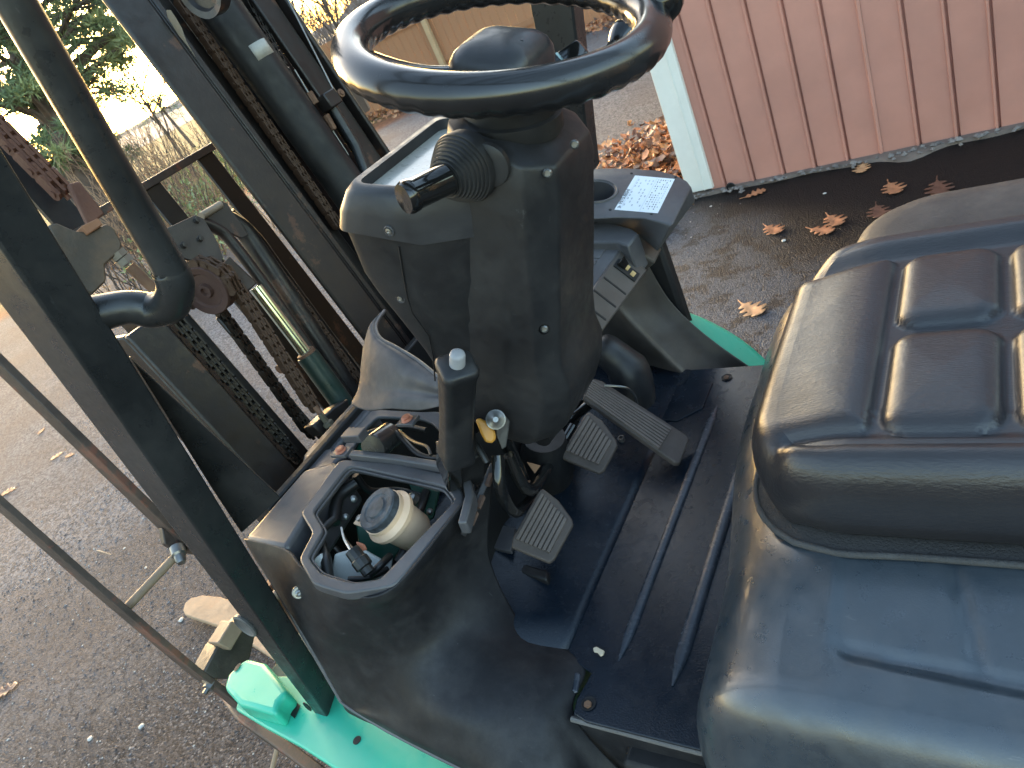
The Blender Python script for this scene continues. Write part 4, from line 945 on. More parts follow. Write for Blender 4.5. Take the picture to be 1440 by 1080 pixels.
# ---- carriage backrest and forks
def bar(name, Yc, wY, m0, m1, z0, z1, m_=BARS): return mbeam(name, Yc - wY / 2, Yc + wY / 2, m0, m1, z0, z1, m_, T, .002)
m_ = 1.55
q = [mp(-.325, m_ - .006, 1.497), mp(-.325, m_ + .006, 1.497), mp(-.325, m_ + .006, 1.515), mp(-.325, m_ - .006, 1.515)]
MB().quads(q, [p - YA * 1.15 for p in q]).build('backrest_rail', BARS, T, bevel=.002)
# outer bar with its bent foot
pts = [mp(-.338, m_, 1.50), mp(-.338, m_, 1.18), mp(-.338, m_ - .0, .98), mp(-.338, m_ - .008, .86), mp(-.34, m_ - .004, .76), mp(-.342, m_ + .0, .70), mp(-.345, m_ + .004, .64), mp(-.35, m_ + .0, .56), mp(-.35, m_, .46)]
pts = smooth_path(pts, 4); rows = []
for i, p in enumerate(pts):
    t_ = (pts[min(i + 1, len(pts) - 1)] - pts[max(i - 1, 0)]).normalized(); n2 = t_.cross(YA).normalized()
    rows.append([p + YA * .004 + n2 * .030, p - YA * .008 + n2 * .030, p - YA * .008 - n2 * .024, p + YA * .004 - n2 * .024])
MB().loft(rows).build('backrest_bar', BARS, T, bevel=.001)
bar('backrest_bar', -.515, .016, m_ - .03, m_ + .022, .84, 1.50)
for Y in (-1.03, -1.205): bar('backrest_bar', Y, .052, m_ + .0, m_ + .01, .5, 1.497, MAST)
MB().tube([mp(-.34, m_ - .005, .862), mp(-.52, m_ - .005, .862)], .0095, 12).build('cross_rod', RODM, T, smooth=50)
MB().tube([mp(-.34, m_ - .005, .62), mp(-.9, m_ - .005, .62)], .013, 12).build('cross_rod', RODM, T, smooth=50)
p = P(252, 780, M=m_ - .03)
MB().lathe(p, V((-.6, .5, -.4)), [(.016, -.02), (.016, 0), (.012, .004), (.011, .016), (.008, .022), (0, .023)], 12).build('hose_nozzle', ZINC, T, smooth=35)
q = [P(x, y, M=m_ - .01) for x, y in ((228, 742), (243, 750), (258, 768), (248, 775), (232, 765))]
MB().quads(q, [p + MN * .02 for p in q]).build('bar_gusset', BARS, T, bevel=.002)
p = P(296, 962, M=m_ - .01)
MB().lathe(p, V((-.1, 1, -.1)), [(.0, -.006), (.012, -.006), (.012, .010), (.006, .012), (.006, .022), (0, .023)], 6).build('carriage_bolt', ZINC, T)
q = [P(x, y, M=m_ - .02) for x, y in ((286, 945), (306, 908), (345, 868), (362, 882), (352, 925), (325, 955), (300, 955))]
MB().quads(q, [p + MN * .06 for p in q]).build('carriage_plate', mat('carriage_steel', (.05, .043, .036), .5, dust=.6, bump=.4, bs=120, dcol=(.17, .14, .1)), T, bevel=.004)
q = [P(x, y, M=m_ - .05) for x, y in ((306, 905), (326, 873), (345, 882), (325, 915))]
MB().quads(q, [p + MN * .05 for p in q]).build('carriage_hook', RODM, T, bevel=.003)
# fork
fk = [P(x, y, Z=.055) for x, y in ((257, 858), (260, 848), (268, 841), (284, 837), (310, 839), (340, 850), (390, 930), (320, 884), (270, 868), (260, 864))]
MB().quads(fk, [p - ZA * .02 for p in fk]).build('fork', mat('fork_rust', (.36, .25, .16), .75, dust=.7, bump=.35, bs=120, dcol=(.42, .22, .1), ds=7), T, bevel=.004)
MB().box((1.62, -.66, .3), MN * .02, YA * .05, ZA * .27).build('fork_shank', RUST, T, bevel=.004)
MB().box((1.58, -1.15, .3), MN * .02, YA * .05, ZA * .27).build('fork_shank', RUST, T, bevel=.004)
MB().tube([P(383, 1080, Z=.3), P(393, 1040, Z=.36)], .006, 8).build('brake_line', RODM, T)
q = [P(x, y, Z=.52) for x, y in ((300, 968), (312, 960), (345, 1000), (425, 1055), (500, 1110), (480, 1120), (400, 1060), (330, 1010))]
MB().quads(q, [p - ZA * .03 for p in q]).build('lower_frame_rail', BARS, T, bevel=.003)
# ================================================================== ENVIRONMENT
def ground_mat():
    m = bpy.data.materials.new('ground'); m.use_nodes = True; t = m.node_tree; N = t.nodes; L = t.links; b = N['Principled BSDF']
    tc = N.new('ShaderNodeTexCoord'); s = N.new('ShaderNodeSeparateXYZ'); L.new(tc.outputs['Object'], s.inputs[0])
    def noi(sc_, d=6, r=.6, w_=None):
        q = N.new('ShaderNodeTexNoise'); q.inputs['Scale'].default_value = sc_; q.inputs['Detail'].default_value = d; q.inputs['Roughness'].default_value = r; L.new(tc.outputs['Object'], q.inputs['Vector']); return q.outputs['Fac']
    def mr(x, a, b_, c, d):
        q = N.new('ShaderNodeMapRange'); q.interpolation_type = 'SMOOTHSTEP'
        for i, v_ in enumerate((a, b_, c, d)): q.inputs[i + 1].default_value = v_
        L.new(x, q.inputs[0]); return q.outputs[0]
    def ma(op, x, y):
        q = N.new('ShaderNodeMath'); q.operation = op
        for i, v_ in enumerate((x, y)):
            if hasattr(v_, 'links'): L.new(v_, q.inputs[i])
            else: q.inputs[i].default_value = v_
        return q.outputs[0]
    def mix(f, a, b_):
        q = N.new('ShaderNodeMix'); q.data_type = 'RGBA'
        L.new(f, q.inputs[0])
        for i, v_ in ((6, a), (7, b_)):
            if hasattr(v_, 'links'): L.new(v_, q.inputs[i])
            else: q.inputs[i].default_value = (*v_, 1)
        return q.outputs[2]
    vo = N.new('ShaderNodeTexVoronoi'); vo.inputs['Scale'].default_value = 150; L.new(tc.outputs['Object'], vo.inputs['Vector'])
    vc = N.new('ShaderNodeSeparateColor'); L.new(vo.outputs['Color'], vc.inputs[0])
    vo2 = N.new('ShaderNodeTexVoronoi'); vo2.inputs['Scale'].default_value = 70; L.new(tc.outputs['Object'], vo2.inputs['Vector'])
    agg = mix(mr(vc.outputs[0], 0, 1, 0, 1), (.022, .019, .019), (.10, .088, .085))
    agg = mix(mr(vc.outputs[1], .90, .97, 0, .85), agg, (.22, .20, .19))
    brown = mix(mr(noi(.9, 5), .42, .62, 0, 1), agg, (.075, .058, .05))
    agg2 = mix(mr(noi(2.6, 6, .65), .35, .65, 0, .6), agg, brown)
    agg2 = mix(mr(noi(3.1, 3, .5), .64, .72, 0, .55), agg2, (.17, .15, .135))
    # grey gravel area ahead and beyond the shed corner
    gx = mr(ma('ADD', ma('ADD', s.outputs[0], ma('MULTIPLY', s.outputs[1], -.22)), ma('MULTIPLY', noi(.5), 2.0)), 3.6, 5.6, 0, 1)
    vd = N.new('ShaderNodeSeparateColor'); L.new(vo2.outputs['Color'], vd.inputs[0])
    grav = mix(mr(vd.outputs[0], 0, 1, 0, 1), (.06, .054, .056), (.24, .225, .23)); grav = mix(mr(vc.outputs[0], 0, 1, 0, .5), grav, (.13, .12, .12))
    grav = mix(mr(noi(.8, 5), .45, .6, 0, .5), grav, (.12, .095, .085))
    c1 = mix(gx, agg2, grav)
    # old asphalt on the far side of the truck, damp and dark toward the shed
    fx = mr(ma('ADD', ma('MULTIPLY', s.outputs[1], -1), ma('MULTIPLY', noi(1.1), .5)), 1.6, 2.3, 0, 1)
    wet = mr(ma('ADD', ma('ADD', ma('MULTIPLY', s.outputs[1], -1), ma('MULTIPLY', s.outputs[0], -1.15)), ma('MULTIPLY', noi(2.2, 5), 1.1)), 2.0, 2.95, 0, 1)
    asp = mix(mr(vc.outputs[2], 0, 1, 0, 1), (.034, .040, .052), (.085, .096, .118))
    crack = mr(noi(4.5, 12, .82), .49, .55, 0, .95)
    asp = mix(crack, asp, (.014, .012, .014))
    asp = mix(wet, asp, (.006, .0045, .0042))
    lim = mr(s.outputs[0], 1.5, 1.9, 1, 0)
    side = ma('MULTIPLY', fx, lim)
    c2 = mix(side, c1, asp)
    # grass / leaf litter further out
    gr = mr(ma('ADD', ma('ADD', s.outputs[0], ma('MULTIPLY', s.outputs[1], -1.18)), ma('MULTIPLY', noi(.35), 2.5)), 20.2, 21.6, 0, 1)
    gcol = mix(mr(noi(1.2, 6), .4, .6, 0, 1), (.12, .13, .035), (.16, .11, .05))
    lit = mix(mr(noi(9, 5), .4, .6, 0, 1), (.24, .10, .05), (.13, .055, .03))
    band = mr(ma('ADD', ma('ADD', s.outputs[0], ma('MULTIPLY', s.outputs[1], -1.18)), ma('MULTIPLY', noi(.6), 2.2)), 21.6, 23.4, 1, 0)
    gcol = mix(band, gcol, lit)
    c3 = mix(gr, c2, gcol)
    L.new(c3, b.inputs['Base Color']); b.inputs['Specular IOR Level'].default_value = .24
    rg = ma('SUBTRACT', .9, ma('MULTIPLY', ma('MULTIPLY', wet, side), .1)); L.new(ma('SUBTRACT', rg, ma('MULTIPLY', side, .22)), b.inputs['Roughness'])
    bu = N.new('ShaderNodeBump'); bu.inputs['Strength'].default_value = .9; bu.inputs['Distance'].default_value = .006
    hgt = ma('ADD', ma('MULTIPLY', vo.outputs['Distance'], -1.0), ma('ADD', ma('MULTIPLY', noi(60, 4), .7), ma('MULTIPLY', noi(7, 8, .7), 2.0)))
    L.new(hgt, bu.inputs['Height']); L.new(bu.outputs[0], b.inputs['Normal'])
    return m
gm = ground_mat()
# ground sheet, finer near the truck, with gentle relief
rows = []
xs = [-400, -60, -15, -6] + [-4 + .25 * i for i in range(73)] + [16, 19, 24, 32, 45, 46, 400, 1500]
ys = [-1500, -400, -120, -50, -28, -20] + [-16 + .25 * i for i in range(77)] + [6, 15, 60, 400]
def gz(x, y):
    r = math.hypot(x, y); z = .006 * noise.noise(V((x * 1.3, y * 1.3, 0))) if r < 9 else .03 * noise.noise(V((x * .4, y * .4, 0)))
    return z
for y in ys: rows.append([V((x, y, gz(x, y))) for x in xs])
g_ = MB().grid(rows).build('ground', gm, None, smooth=80); g_.data.flip_normals() if g_.data.polygons[0].normal.z < 0 else None
# keep object coordinates equal to world coordinates for the ground shader
me = g_.data
for v_ in me.vertices: v_.co += g_.location
g_.location = (0, 0, 0); tag(g_, kind='structure')

# lake beyond the field
q = [V((x, y, .035)) for x, y in ((62, -70), (66, 20), (900, 200), (900, -700), (140, -160))]
WAT = mat('lake', (.10, .125, .16), .9, spec=.1, bump=.4, bs=3)
tag(MB().add(q, [tuple(range(5))]).build('water', WAT, None), kind='structure')
# distant ridge
rows = [[], []]
for i in range(60):
    a_ = math.radians(-75 + 85 * i / 59); R_ = 700; h_ = 5 + 4 * noise.noise(V((i * .22, 0, 1))) + (9 if i < 18 else 0)
    rows[0].append(V((R_ * math.cos(a_), R_ * math.sin(a_), -1))); rows[1].append(V((R_ * 1.05 * math.cos(a_), R_ * 1.05 * math.sin(a_), h_)))
rows.append([p * 1.2 - ZA * p.z * 1.3 for p in rows[1]])
tag(MB().grid(rows).build('hills', mat('far_woods', (.10, .11, .12), .9, var=.4, vs=.05, bump=0), None), kind='structure')

# ---- shed
SID = mat('siding_paint', (.50, .235, .18), .5, var=.12, vs=2.2, dust=.22, ds=3, dcol=(.3, .19, .16), bump=.1, bs=60)
TRIM = mat('white_trim', (.76, .76, .70), .45, var=.06, vs=3, dust=.25, ds=4, dcol=(.4, .42, .36), bump=.05)
shed = empty('metal_shed', (0, -5.5, 0)); tag(shed, 'brown ribbed metal shed with pale corner trim beside the wet asphalt', 'shed')
YW = -3.95; HW = 3.1
def siding(x0, x1):
    """pressed panel: narrow ribs every 16 cm, a doubled rib at the lap"""
    prof = [(x0, 0)]; k = math.floor(x0 / .1625) ; xs_ = []
    x = 1.363 - .0
    ribs = [1.363 - .1625 * i for i in range(-2, 26)]
    for r_ in sorted(ribs):
        if x0 + .015 < r_ < x1 - .015: prof += [(r_ - .013, 0), (r_ - .010, -.016), (r_ - .003, -.016), (r_ + .001, .009), (r_ + .009, .009), (r_ + .013, 0)]
    prof.append((x1, 0)); prof = [(x0, .004)] + [(x0 + .012, .013), (x0 + .02, 0)] + prof[1:]
    A_ = [V((x, YW + d, .012)) for x, d in prof]; B_ = [p + ZA * HW for p in A_]
    o = MB().loft([A_, B_], closed=False).build('siding_panel', SID, shed, smooth=0, solid=.003)
    return o
edges = [1.445, .548, -.42, -1.39, -2.4]
for i in range(4): siding(edges[i + 1], edges[i])
MB().quads([V((1.425, YW - .02, .03)), V((1.58, YW - .02, .03)), V((1.58, YW - .02 + .045, .03)), V((1.425, YW - .02 + .045, .03))], [V((1.425, YW - .02, HW + .03)), V((1.58, YW - .02, HW + .03)), V((1.58, YW + .025, HW + .03)), V((1.425, YW + .025, HW + .03))]).build('corner_trim', TRIM, shed, bevel=.004)
MB().tube([V((1.475, YW + .026, .03)), V((1.475, YW + .026, HW))], .004, 6).build('trim_bead', TRIM, shed)
MB().box((-.45, -5.55, 1.55), (1.98, 0, 0), (0, 1.56, 0), (0, 0, 1.53)).build('wall', TRIM, shed, bevel=.01)
q = [V((-2.7, -3.75, 3.1)), V((1.8, -3.75, 3.1)), V((1.8, -5.6, 3.9)), V((-2.7, -5.6, 3.9))]
MB().quads(q, [p + ZA * .08 for p in q]).build('roof', SID, shed)
q = [V((-2.7, -7.4, 3.1)), V((1.8, -7.4, 3.1)), V((1.8, -5.6, 3.9)), V((-2.7, -5.6, 3.9))]
MB().quads(q, [p + ZA * .08 for p in q]).build('roof', SID, shed)
# concrete strip at the base
CON = mat('old_concrete', (.14, .11, .09), .85, var=.3, vs=9, dust=.5, ds=12, dcol=(.12, .1, .09), bump=.6, bs=80)
rows = [[], [], []]
for i in range(80):
    x = -2.4 + 4.05 * i / 79; wd = .045 + .03 * noise.noise(V((x * 5, 0, 0))) + (.10 * math.exp(-((x - .42) / .13) ** 2))
    rows[0].append(V((x, YW + .0, .016))); rows[1].append(V((x, YW + wd * .8, .016))); rows[2].append(V((x, YW + wd, .0)))
tag(MB().grid(rows).build('foundation_strip', CON, None, smooth=40), kind='structure')

def rock(mb, c, r, rng, flat=.6):
    s_ = [V((1, 0, 0)), V((-1, 0, 0)), V((0, 1, 0)), V((0, -1, 0)), V((0, 0, 1)), V((0, 0, -1))]
    a_ = rng.random() * 6.3; R_ = Matrix.Rotation(a_, 3, 'Z')
    vs = [R_ @ V((v_.x * r * rng.uniform(.7, 1.3), v_.y * r * rng.uniform(.6, 1.1), v_.z * r * flat * rng.uniform(.7, 1.2))) + V((rng.uniform(-.2, .2) * r, 0, 0)) for v_ in s_]
    mb.add([v_ + V(c) for v_ in vs], [(0, 2, 4), (2, 1, 4), (1, 3, 4), (3, 0, 4), (2, 0, 5), (1, 2, 5), (3, 1, 5), (0, 3, 5)])
rng = random.Random(11)
STO = [mat('pebble_grey', (.2, .18, .18), .85, var=.5, vs=3), mat('pebble_pale', (.42, .40, .37), .8, var=.3, vs=3), mat('pebble_brown', (.10, .075, .065), .85, var=.4, vs=3)]
mbs = [MB(), MB(), MB()]
for i in range(15000):
    x = rng.uniform(.9, 4.6); y = rng.uniform(-2.4, .9)
    if rng.random() < .3: x = rng.uniform(1.2, 8); y = rng.uniform(-7.5, .5)
    k = rng.choices((0, 1, 2), (.5, .1, .4))[0]; r = rng.uniform(.0022, .0055) * (1.7 if rng.random() < .05 else 1)
    rock(mbs[k], (x, y, gz(x, y) + r * .15), r, rng)
for k in range(3): tag(mbs[k].build('gravel', STO[k], None, smooth=0), kind='stuff')
mb = MB()
for i in range(260):
    x = rng.uniform(-1.6, 1.7); y = YW + .03 + abs(rng.gauss(0, .035)); r = rng.uniform(.006, .02) * (1.3 if rng.random() < .1 else 1); rock(mb, (x, y, .016 + r * .2), r, rng)
tag(mb.build('wall_base_stones', mat('base_stone', (.17, .155, .145), .85, var=.5, vs=9), None, smooth=0), kind='stuff')
for x, y, r, lb_ in ((1103, 339, .020, 'white stone beside the orange oak leaf on the asphalt'), (1160, 273, .018, 'pale broken stone on the asphalt between the leaves and the shed'), (1000, 291, .013, 'small white stone on the asphalt near the shed corner trim'), (686, 60, .0, ''),
                   (176, 772, .014, 'flat white pebble beside the backrest bars, upper one'), (206, 799, .015, 'flat white pebble under the cross rod, larger one'), (256, 872, .020, 'oval white stone at the rusty fork tip'), (128, 1040, .018, 'white stone on the gravelly asphalt at the lower left'), (200, 1022, .021, 'grey angular stone on the asphalt at the lower left'), (69, 816, .012, 'small pale stone left of the long rusty bar')):
    if r:
        mb = MB(); p = P(x, y, Z=0); rock(mb, (p.x, p.y, .005), r, rng, .35); tag(mb.build('stone', mat('white_stone', (.45, .45, .43), .6, var=.1), None, bevel=.004, smooth=70), lb_, 'stone', 'loose stones on the asphalt')

# ---- oak leaves
LEAFM = [mat('leaf_orange', (.35, .15, .07), .6, var=.35, vs=30, bump=.3, bs=120), mat('leaf_tan', (.5, .27, .13), .6, var=.25, vs=30, bump=.3, bs=120), mat('leaf_dark', (.11, .05, .032), .5, var=.4, vs=30)]
def leafmb(c, L_, ang, rng, curl=.25, tilt=0):
    """lobed oak leaf as a strip of quads with its stalk"""
    mb = MB(); n = 17; rows = []
    wv = [.02, .03, .06, .22, .27, .11, .13, .36, .42, .17, .20, .44, .40, .15, .27, .22, .04]
    R_ = Matrix.Rotation(ang, 3, 'Z'); kk = [rng.uniform(.8, 1.2) for _ in range(3)]
    for i in range(n):
        u = i / (n - 1); ww = wv[i] * L_ * .85; r_ = []
        for j in (-2, -1, 0, 1, 2):
            v_ = j / 2; z = curl * L_ * (.5 * abs(v_) ** 2 * (ww / L_) * kk[0] + .35 * (u - .5) ** 2 * kk[1] + .05 * math.sin(9 * u + v_ * 3) * kk[2])
            r_.append(R_ @ V(((u - .5) * L_ + .3 * abs(v_) * ww * .3, v_ * ww, z + tilt * v_ * ww)) + V(c))
        rows.append(r_)
    mb.grid(rows)
    mb.tube([R_ @ V((-.5 * L_, 0, .02 * L_)) + V(c), R_ @ V((-.68 * L_, .03 * L_, .03 * L_)) + V(c)], L_ * .012, 5)
    return mb
lv = [(1055, 433, .15, 2.35, 1, 'tan oak leaf on the damp asphalt, nearest the seat'), (1086, 322, .135, 2.3, 0, 'orange oak leaf lying just above the white stone'), (1172, 309, .14, 2.1, 0, 'orange oak leaf, upper one of the overlapping pair'), (1154, 323, .13, 2.6, 0, 'orange oak leaf, lower one of the overlapping pair'),
      (1255, 264, .145, 1.9, 0, 'orange oak leaf on black asphalt in front of the shed, right of the pair'), (1061, 272, .12, 3.6, 0, 'brown orange leaf curled against the shed base by the hole'), (1212, 235, .12, 1.6, 1, 'tan leaf caught in the stones along the shed base'), (1320, 263, .16, 1.7, 2, 'dark wet leaf on the black asphalt above the seat'), (1235, 296, .14, 1.8, 2, 'dark brown wet leaf half hidden behind the seat'),
      (12, 690, .12, .6, 0, 'orange leaf at the left edge between the two long bars'), (80, 640, .1, 1.2, 1, 'small orange leaf on grey gravel left of the bars'), (58, 605, .09, 2.2, 0, 'little orange leaf on the gravel behind the upper bar'), (8, 1000 - 30, .12, .9, 2, 'dark curled leaf at the left edge of the asphalt'), (98, 640, .08, .3, 0, 'small rust coloured leaf beside the small orange leaf'),
      (365, 432 + 0, .001, 0, 0, ''), (398, 300, .10, 2.2, 0, 'orange leaf on gravel seen between the mast and the backrest bar')]
for x, y, L_, an_, k, lb_ in lv:
    if L_ < .01: continue
    p = P(x, y, Z=.01); tag(leafmb((p.x, p.y, gz(p.x, p.y) + .006), L_, an_, rng, rng.uniform(.15, .3)).build('oak_leaf', LEAFM[k], None, smooth=50, solid=.0006), lb_, 'leaf', 'fallen oak leaves on the ground')
# leaf drift at the shed corner and the litter by the fence
def drift(name, n, fx, seed, k=(5, 3, 3)):
    rg = random.Random(seed); mbs = [MB(), MB(), MB()]
    for i in range(n):
        x, y, z = fx(rg); a_ = rg.random() * 6.3; l = rg.uniform(.05, .11); w_ = l * rg.uniform(.3, .5)
        R_ = Matrix.Rotation(a_, 3, 'Z') @ Matrix.Rotation(rg.gauss(0, .5), 3, 'X') @ Matrix.Rotation(rg.gauss(0, .4), 3, 'Y')
        cu = rg.uniform(.0, .4) * l
        pts = [(-.5 * l, 0, cu), (-.2 * l, -w_ * .6, cu * .3), (-.15 * l, 0, 0), (-.2 * l, w_ * .6, cu * .3), (.2 * l, -w_ * .5, cu * .2), (.2 * l, 0, 0), (.2 * l, w_ * .5, cu * .2), (.5 * l, 0, cu)]
        mbs[rg.choices((0, 1, 2), k)[0]].add([R_ @ V(q) + V((x, y, z)) for q in pts], [(0, 1, 2), (0, 2, 3), (1, 4, 5, 2), (2, 5, 6, 3), (4, 7, 5), (5, 7, 6)])
    for i in range(3):
        if mbs[i].v: tag(mbs[i].build(name, LEAFM[i], None, smooth=0), kind='stuff')
def f1(r):
    u = r.random(); c = V((2.1, -4.9, 0)).lerp(V((1.75, -4.0, 0)), r.random()); x = c.x + r.gauss(0, .35); y = c.y + r.gauss(0, .42); h_ = max(0, .16 - .1 * math.hypot(x - 2.0, y + 4.7)); y = min(y, YW - .1) if x < 1.62 else y
    return (x if y > YW - .05 or x > 1.66 else 1.66 + abs(r.gauss(0, .3))), y, .01 + r.random() * h_
drift('leaf_drift', 1500, f1, 5)
FA, FB = P(508, 170, Z=0), P(880, 17, Z=0)
FD = (FB - FA).normalized(); FN = V((-FD.y, FD.x, 0));  FN = FN if FN.dot(EYE - FA) > 0 else -FN
def f2(r):
    p = FA + FD * r.uniform(-3, 9) + FN * abs(r.gauss(.1, .5)); return p.x, p.y, .01 + r.random() * .06
drift('leaf_litter', 5200, f2, 6, (7, 2, 2))
# rusty scrap beam by the drift
c = P(950, 222, Z=.08)
tag(MB().box(c, V((.26, .08, 0)), V((-.012, .035, 0)), V((0, 0, .035))).build('scrap_beam', mat('scrap_brown', (.07, .04, .03), .6, dust=.4, bump=.4, bs=60), None, bevel=.005), 'dark rusty scrap beam lying in the leaf pile by the shed corner', 'beam')
c = P(845, 215, Z=.1)
# drain hole at shed base
p = V((1.40, YW + .05, .03))
MB().lathe(P(1028, 262, Y=YW + .03), YA, [(.02, 0), (.026, .006), (.022, .01), (.018, .002), (0, .002)], 18).build('drain_hole', BLACK, shed)
# twigs
for x0, y0, x1, y1, lb_ in ((136, 774, 156, 780, 'short dry twig on the asphalt left of the cross rod'), (385, 1080, 392, 1045, '')):
    if lb_:
        a_, b_ = P(x0, y0, Z=.006), P(x1, y1, Z=.006); tag(MB().tube(smooth_path([a_, a_.lerp(b_, .4) + V((.01, 0, .004)), b_], 3), [.002, .003, .004, .004, .003, .002, .002][:7], 6).build('twig', RODM, None), lb_, 'twig')

# ---- wooden fence
WOOD = mat('fence_wood', (.34, .17, .085), .7, var=.25, vs=1.5, dust=.3, ds=5, dcol=(.2, .12, .08), bump=.3, bs=60, stretch=(1, 1, .25))
POSTM = mat('fence_post_wood', (.42, .3, .17), .7, var=.15, vs=3, dust=.2, bump=.2)
fence = empty('wooden_fence', FA); tag(fence, 'orange brown board fence with pale posts behind the gravel yard', 'fence')
nW = .145; H_ = 1.42
zt = {}
base = None
for i in range(-4, 62):
    c = FA + FD * (nW * i) - FN * .03; hh = H_ + .01 * rng.uniform(-1, 1)
    if base is None:
        base = MB().box((c.x, c.y, hh / 2 + .03), FD * .068, FN * .009, ZA * hh / 2).build('plank', WOOD, fence); bh = hh; bc_ = c
    else:
        o = inst(base, 'plank', Matrix.Identity(3), fence, V((c.x, c.y, hh / 2 + .03))); o.rotation_euler = (rng.uniform(-.006, .006), rng.uniform(-.006, .006), rng.uniform(-.02, .02))
for z in (.42, 1.15):
    a_ = FA - FD * .6 + ZA * z; b_ = FA + FD * 8.9 + ZA * z
    MB().box((a_ + b_) / 2, FD * ((b_ - a_).length / 2), FN * .02, ZA * .045).build('fence_rail', WOOD, fence)
for px, py in ((606, 120), (725, 80)):
    pass
for i in range(5):
    c = FA + FD * (-.2 + 2.35 * i) + FN * .06
    MB().box((c.x, c.y, .75), FD * .045, FN * .045, ZA * .75).build('fence_post', POSTM, fence, bevel=.005)

# ---- vegetation
BARK = mat('pine_bark', (.09, .065, .05), .9, var=.45, vs=6, bump=1, bs=25, stretch=(1, 1, .3))
TWIGM = mat('dry_twigs', (.24, .15, .09), .8, var=.3, vs=2)
TWIGD = mat('bare_branches', (.07, .05, .04), .85, var=.3, vs=2)
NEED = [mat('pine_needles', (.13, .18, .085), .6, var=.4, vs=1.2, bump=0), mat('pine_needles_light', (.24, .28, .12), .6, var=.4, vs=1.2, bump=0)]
def needles(mb, c, R_, n, rg, L_=.16, wd=.012, flat=.55):
    for _ in range(n):
        while True:
            q = V((rg.uniform(-1, 1), rg.uniform(-1, 1), rg.uniform(-1, 1)))
            if q.length < 1: break
        p = V(c) + V((q.x * R_, q.y * R_, q.z * R_ * flat)); d = (q + V((rg.gauss(0, .6), rg.gauss(0, .6), .35 + rg.gauss(0, .5)))).normalized()
        s_ = d.cross(V((rg.gauss(0, 1), rg.gauss(0, 1), rg.gauss(0, 1)))).normalized() * wd
        l = L_ * rg.uniform(.6, 1.2); mb.add([p - s_, p + s_, p + d * l], [(0, 1, 2)])
def tree_pine(name, base, pts, r0, clusters, seed, lab_, D):
    rg = random.Random(seed); o = empty(name, base); tag(o, lab_, 'tree')
    rad = [r0 * (1 - .75 * i / (len(pts) * 6 - 6)) for i in range(len(pts) * 6 - 5)]
    tr = smooth_path(pts, 6); MB().tube(tr, rad[:len(tr)], 12).build('trunk', BARK, o)
    br = MB(); ms = [MB(), MB()]
    for (px, py, dd, R_, n) in clusters:
        c = P(px, py, D=D + dd); near = min(tr, key=lambda t_: (t_ - c).length + abs(t_.z - c.z + 1) * .3)
        mid = near.lerp(c, .5) + V((rg.uniform(-.2, .2), rg.uniform(-.2, .2), .15))
        br.tube(smooth_path([near, mid, c], 4), [.07, .06, .055, .05, .04, .035, .03, .02, .012][:9], 6)
        for k in range(int(3 + R_ * 4)):
            e = c + V((rg.gauss(0, R_ * .6), rg.gauss(0, R_ * .6), rg.gauss(0, R_ * .35))); br.tube([mid.lerp(c, rg.uniform(.4, 1)), e], [.018, .006], 5)
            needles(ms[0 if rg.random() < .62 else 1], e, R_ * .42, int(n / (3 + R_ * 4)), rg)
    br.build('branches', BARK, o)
    cr = ms[0].build('crown', NEED[0], o, smooth=0); ms[1].build('pale_needles', NEED[1], cr, smooth=0)  # paler needles mixed in at random through the crown
pb_ = P(150, 335, D=12.5); pb_.z = 0
cl_ = []
rg = random.Random(4)
for _ in range(34): cl_.append((rg.uniform(-60, 150), rg.uniform(-60, 150), rg.uniform(-1.5, 1.5), rg.uniform(.45, .8), 900))
for px, py in ((180, 20), (215, 15), (160, 50), (200, 45), (155, 80), (175, 75), (240, 5), (150, 10), (130, -5), (120, 20)): cl_.append((px, py, rg.uniform(-1, 1), .42, 700))
for px, py in ((90, 210), (120, 205), (60, 190), (145, 215), (45, 235)): cl_.append((px, py, rg.uniform(-1, 0), .42, 900))
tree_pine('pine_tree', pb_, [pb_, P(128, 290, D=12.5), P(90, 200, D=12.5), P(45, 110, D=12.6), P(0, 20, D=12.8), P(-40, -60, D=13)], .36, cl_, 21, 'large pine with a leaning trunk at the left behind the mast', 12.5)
sp_ = P(262, 190, D=30); sp_.z = 0
tree_pine('pine_tree', sp_, [sp_, P(225, 150, D=30), P(215, 138, D=30)], .08, [(212, 148, 0, .9, 700), (228, 142, 0, .8, 600), (240, 152, 0, .6, 300)], 22, 'small low green pine by the lake shore between the pine trunk and the mast', 30)

def bare(mb, p, d, l, r, depth, rg, minr=.004):
    e = p + d * l; mid = p.lerp(e, .5) + V((rg.gauss(0, .04), rg.gauss(0, .04), 0)) * l
    mb.tube([p, mid, e], [r, r * .85, r * .65], 5, cap=False)
    if depth == 0: return
    for k in range(rg.choice((2, 3, 3))):
        nd = (d + V((rg.gauss(0, .38), rg.gauss(0, .38), rg.gauss(.1, .22)))).normalized()
        bare(mb, mid.lerp(e, rg.uniform(.2, 1)) if k else e, nd, l * rg.uniform(.6, .82), max(r * .6, minr), depth - 1, rg, minr)
tw = [('bare tree standing over the far end of the fence, left of the wheel', 438, 60, 22, .09, 3.2), ('bare sapling by the fence, seen just left of the steering wheel', 470, 30, 19, .06, 2.6), ('thin bare tree behind the top left mast corner', 410, 40, 26, .08, 3.2), ('slender bare tree left of the mast above the lake', 150, 60, 17, .05, 2.2)]
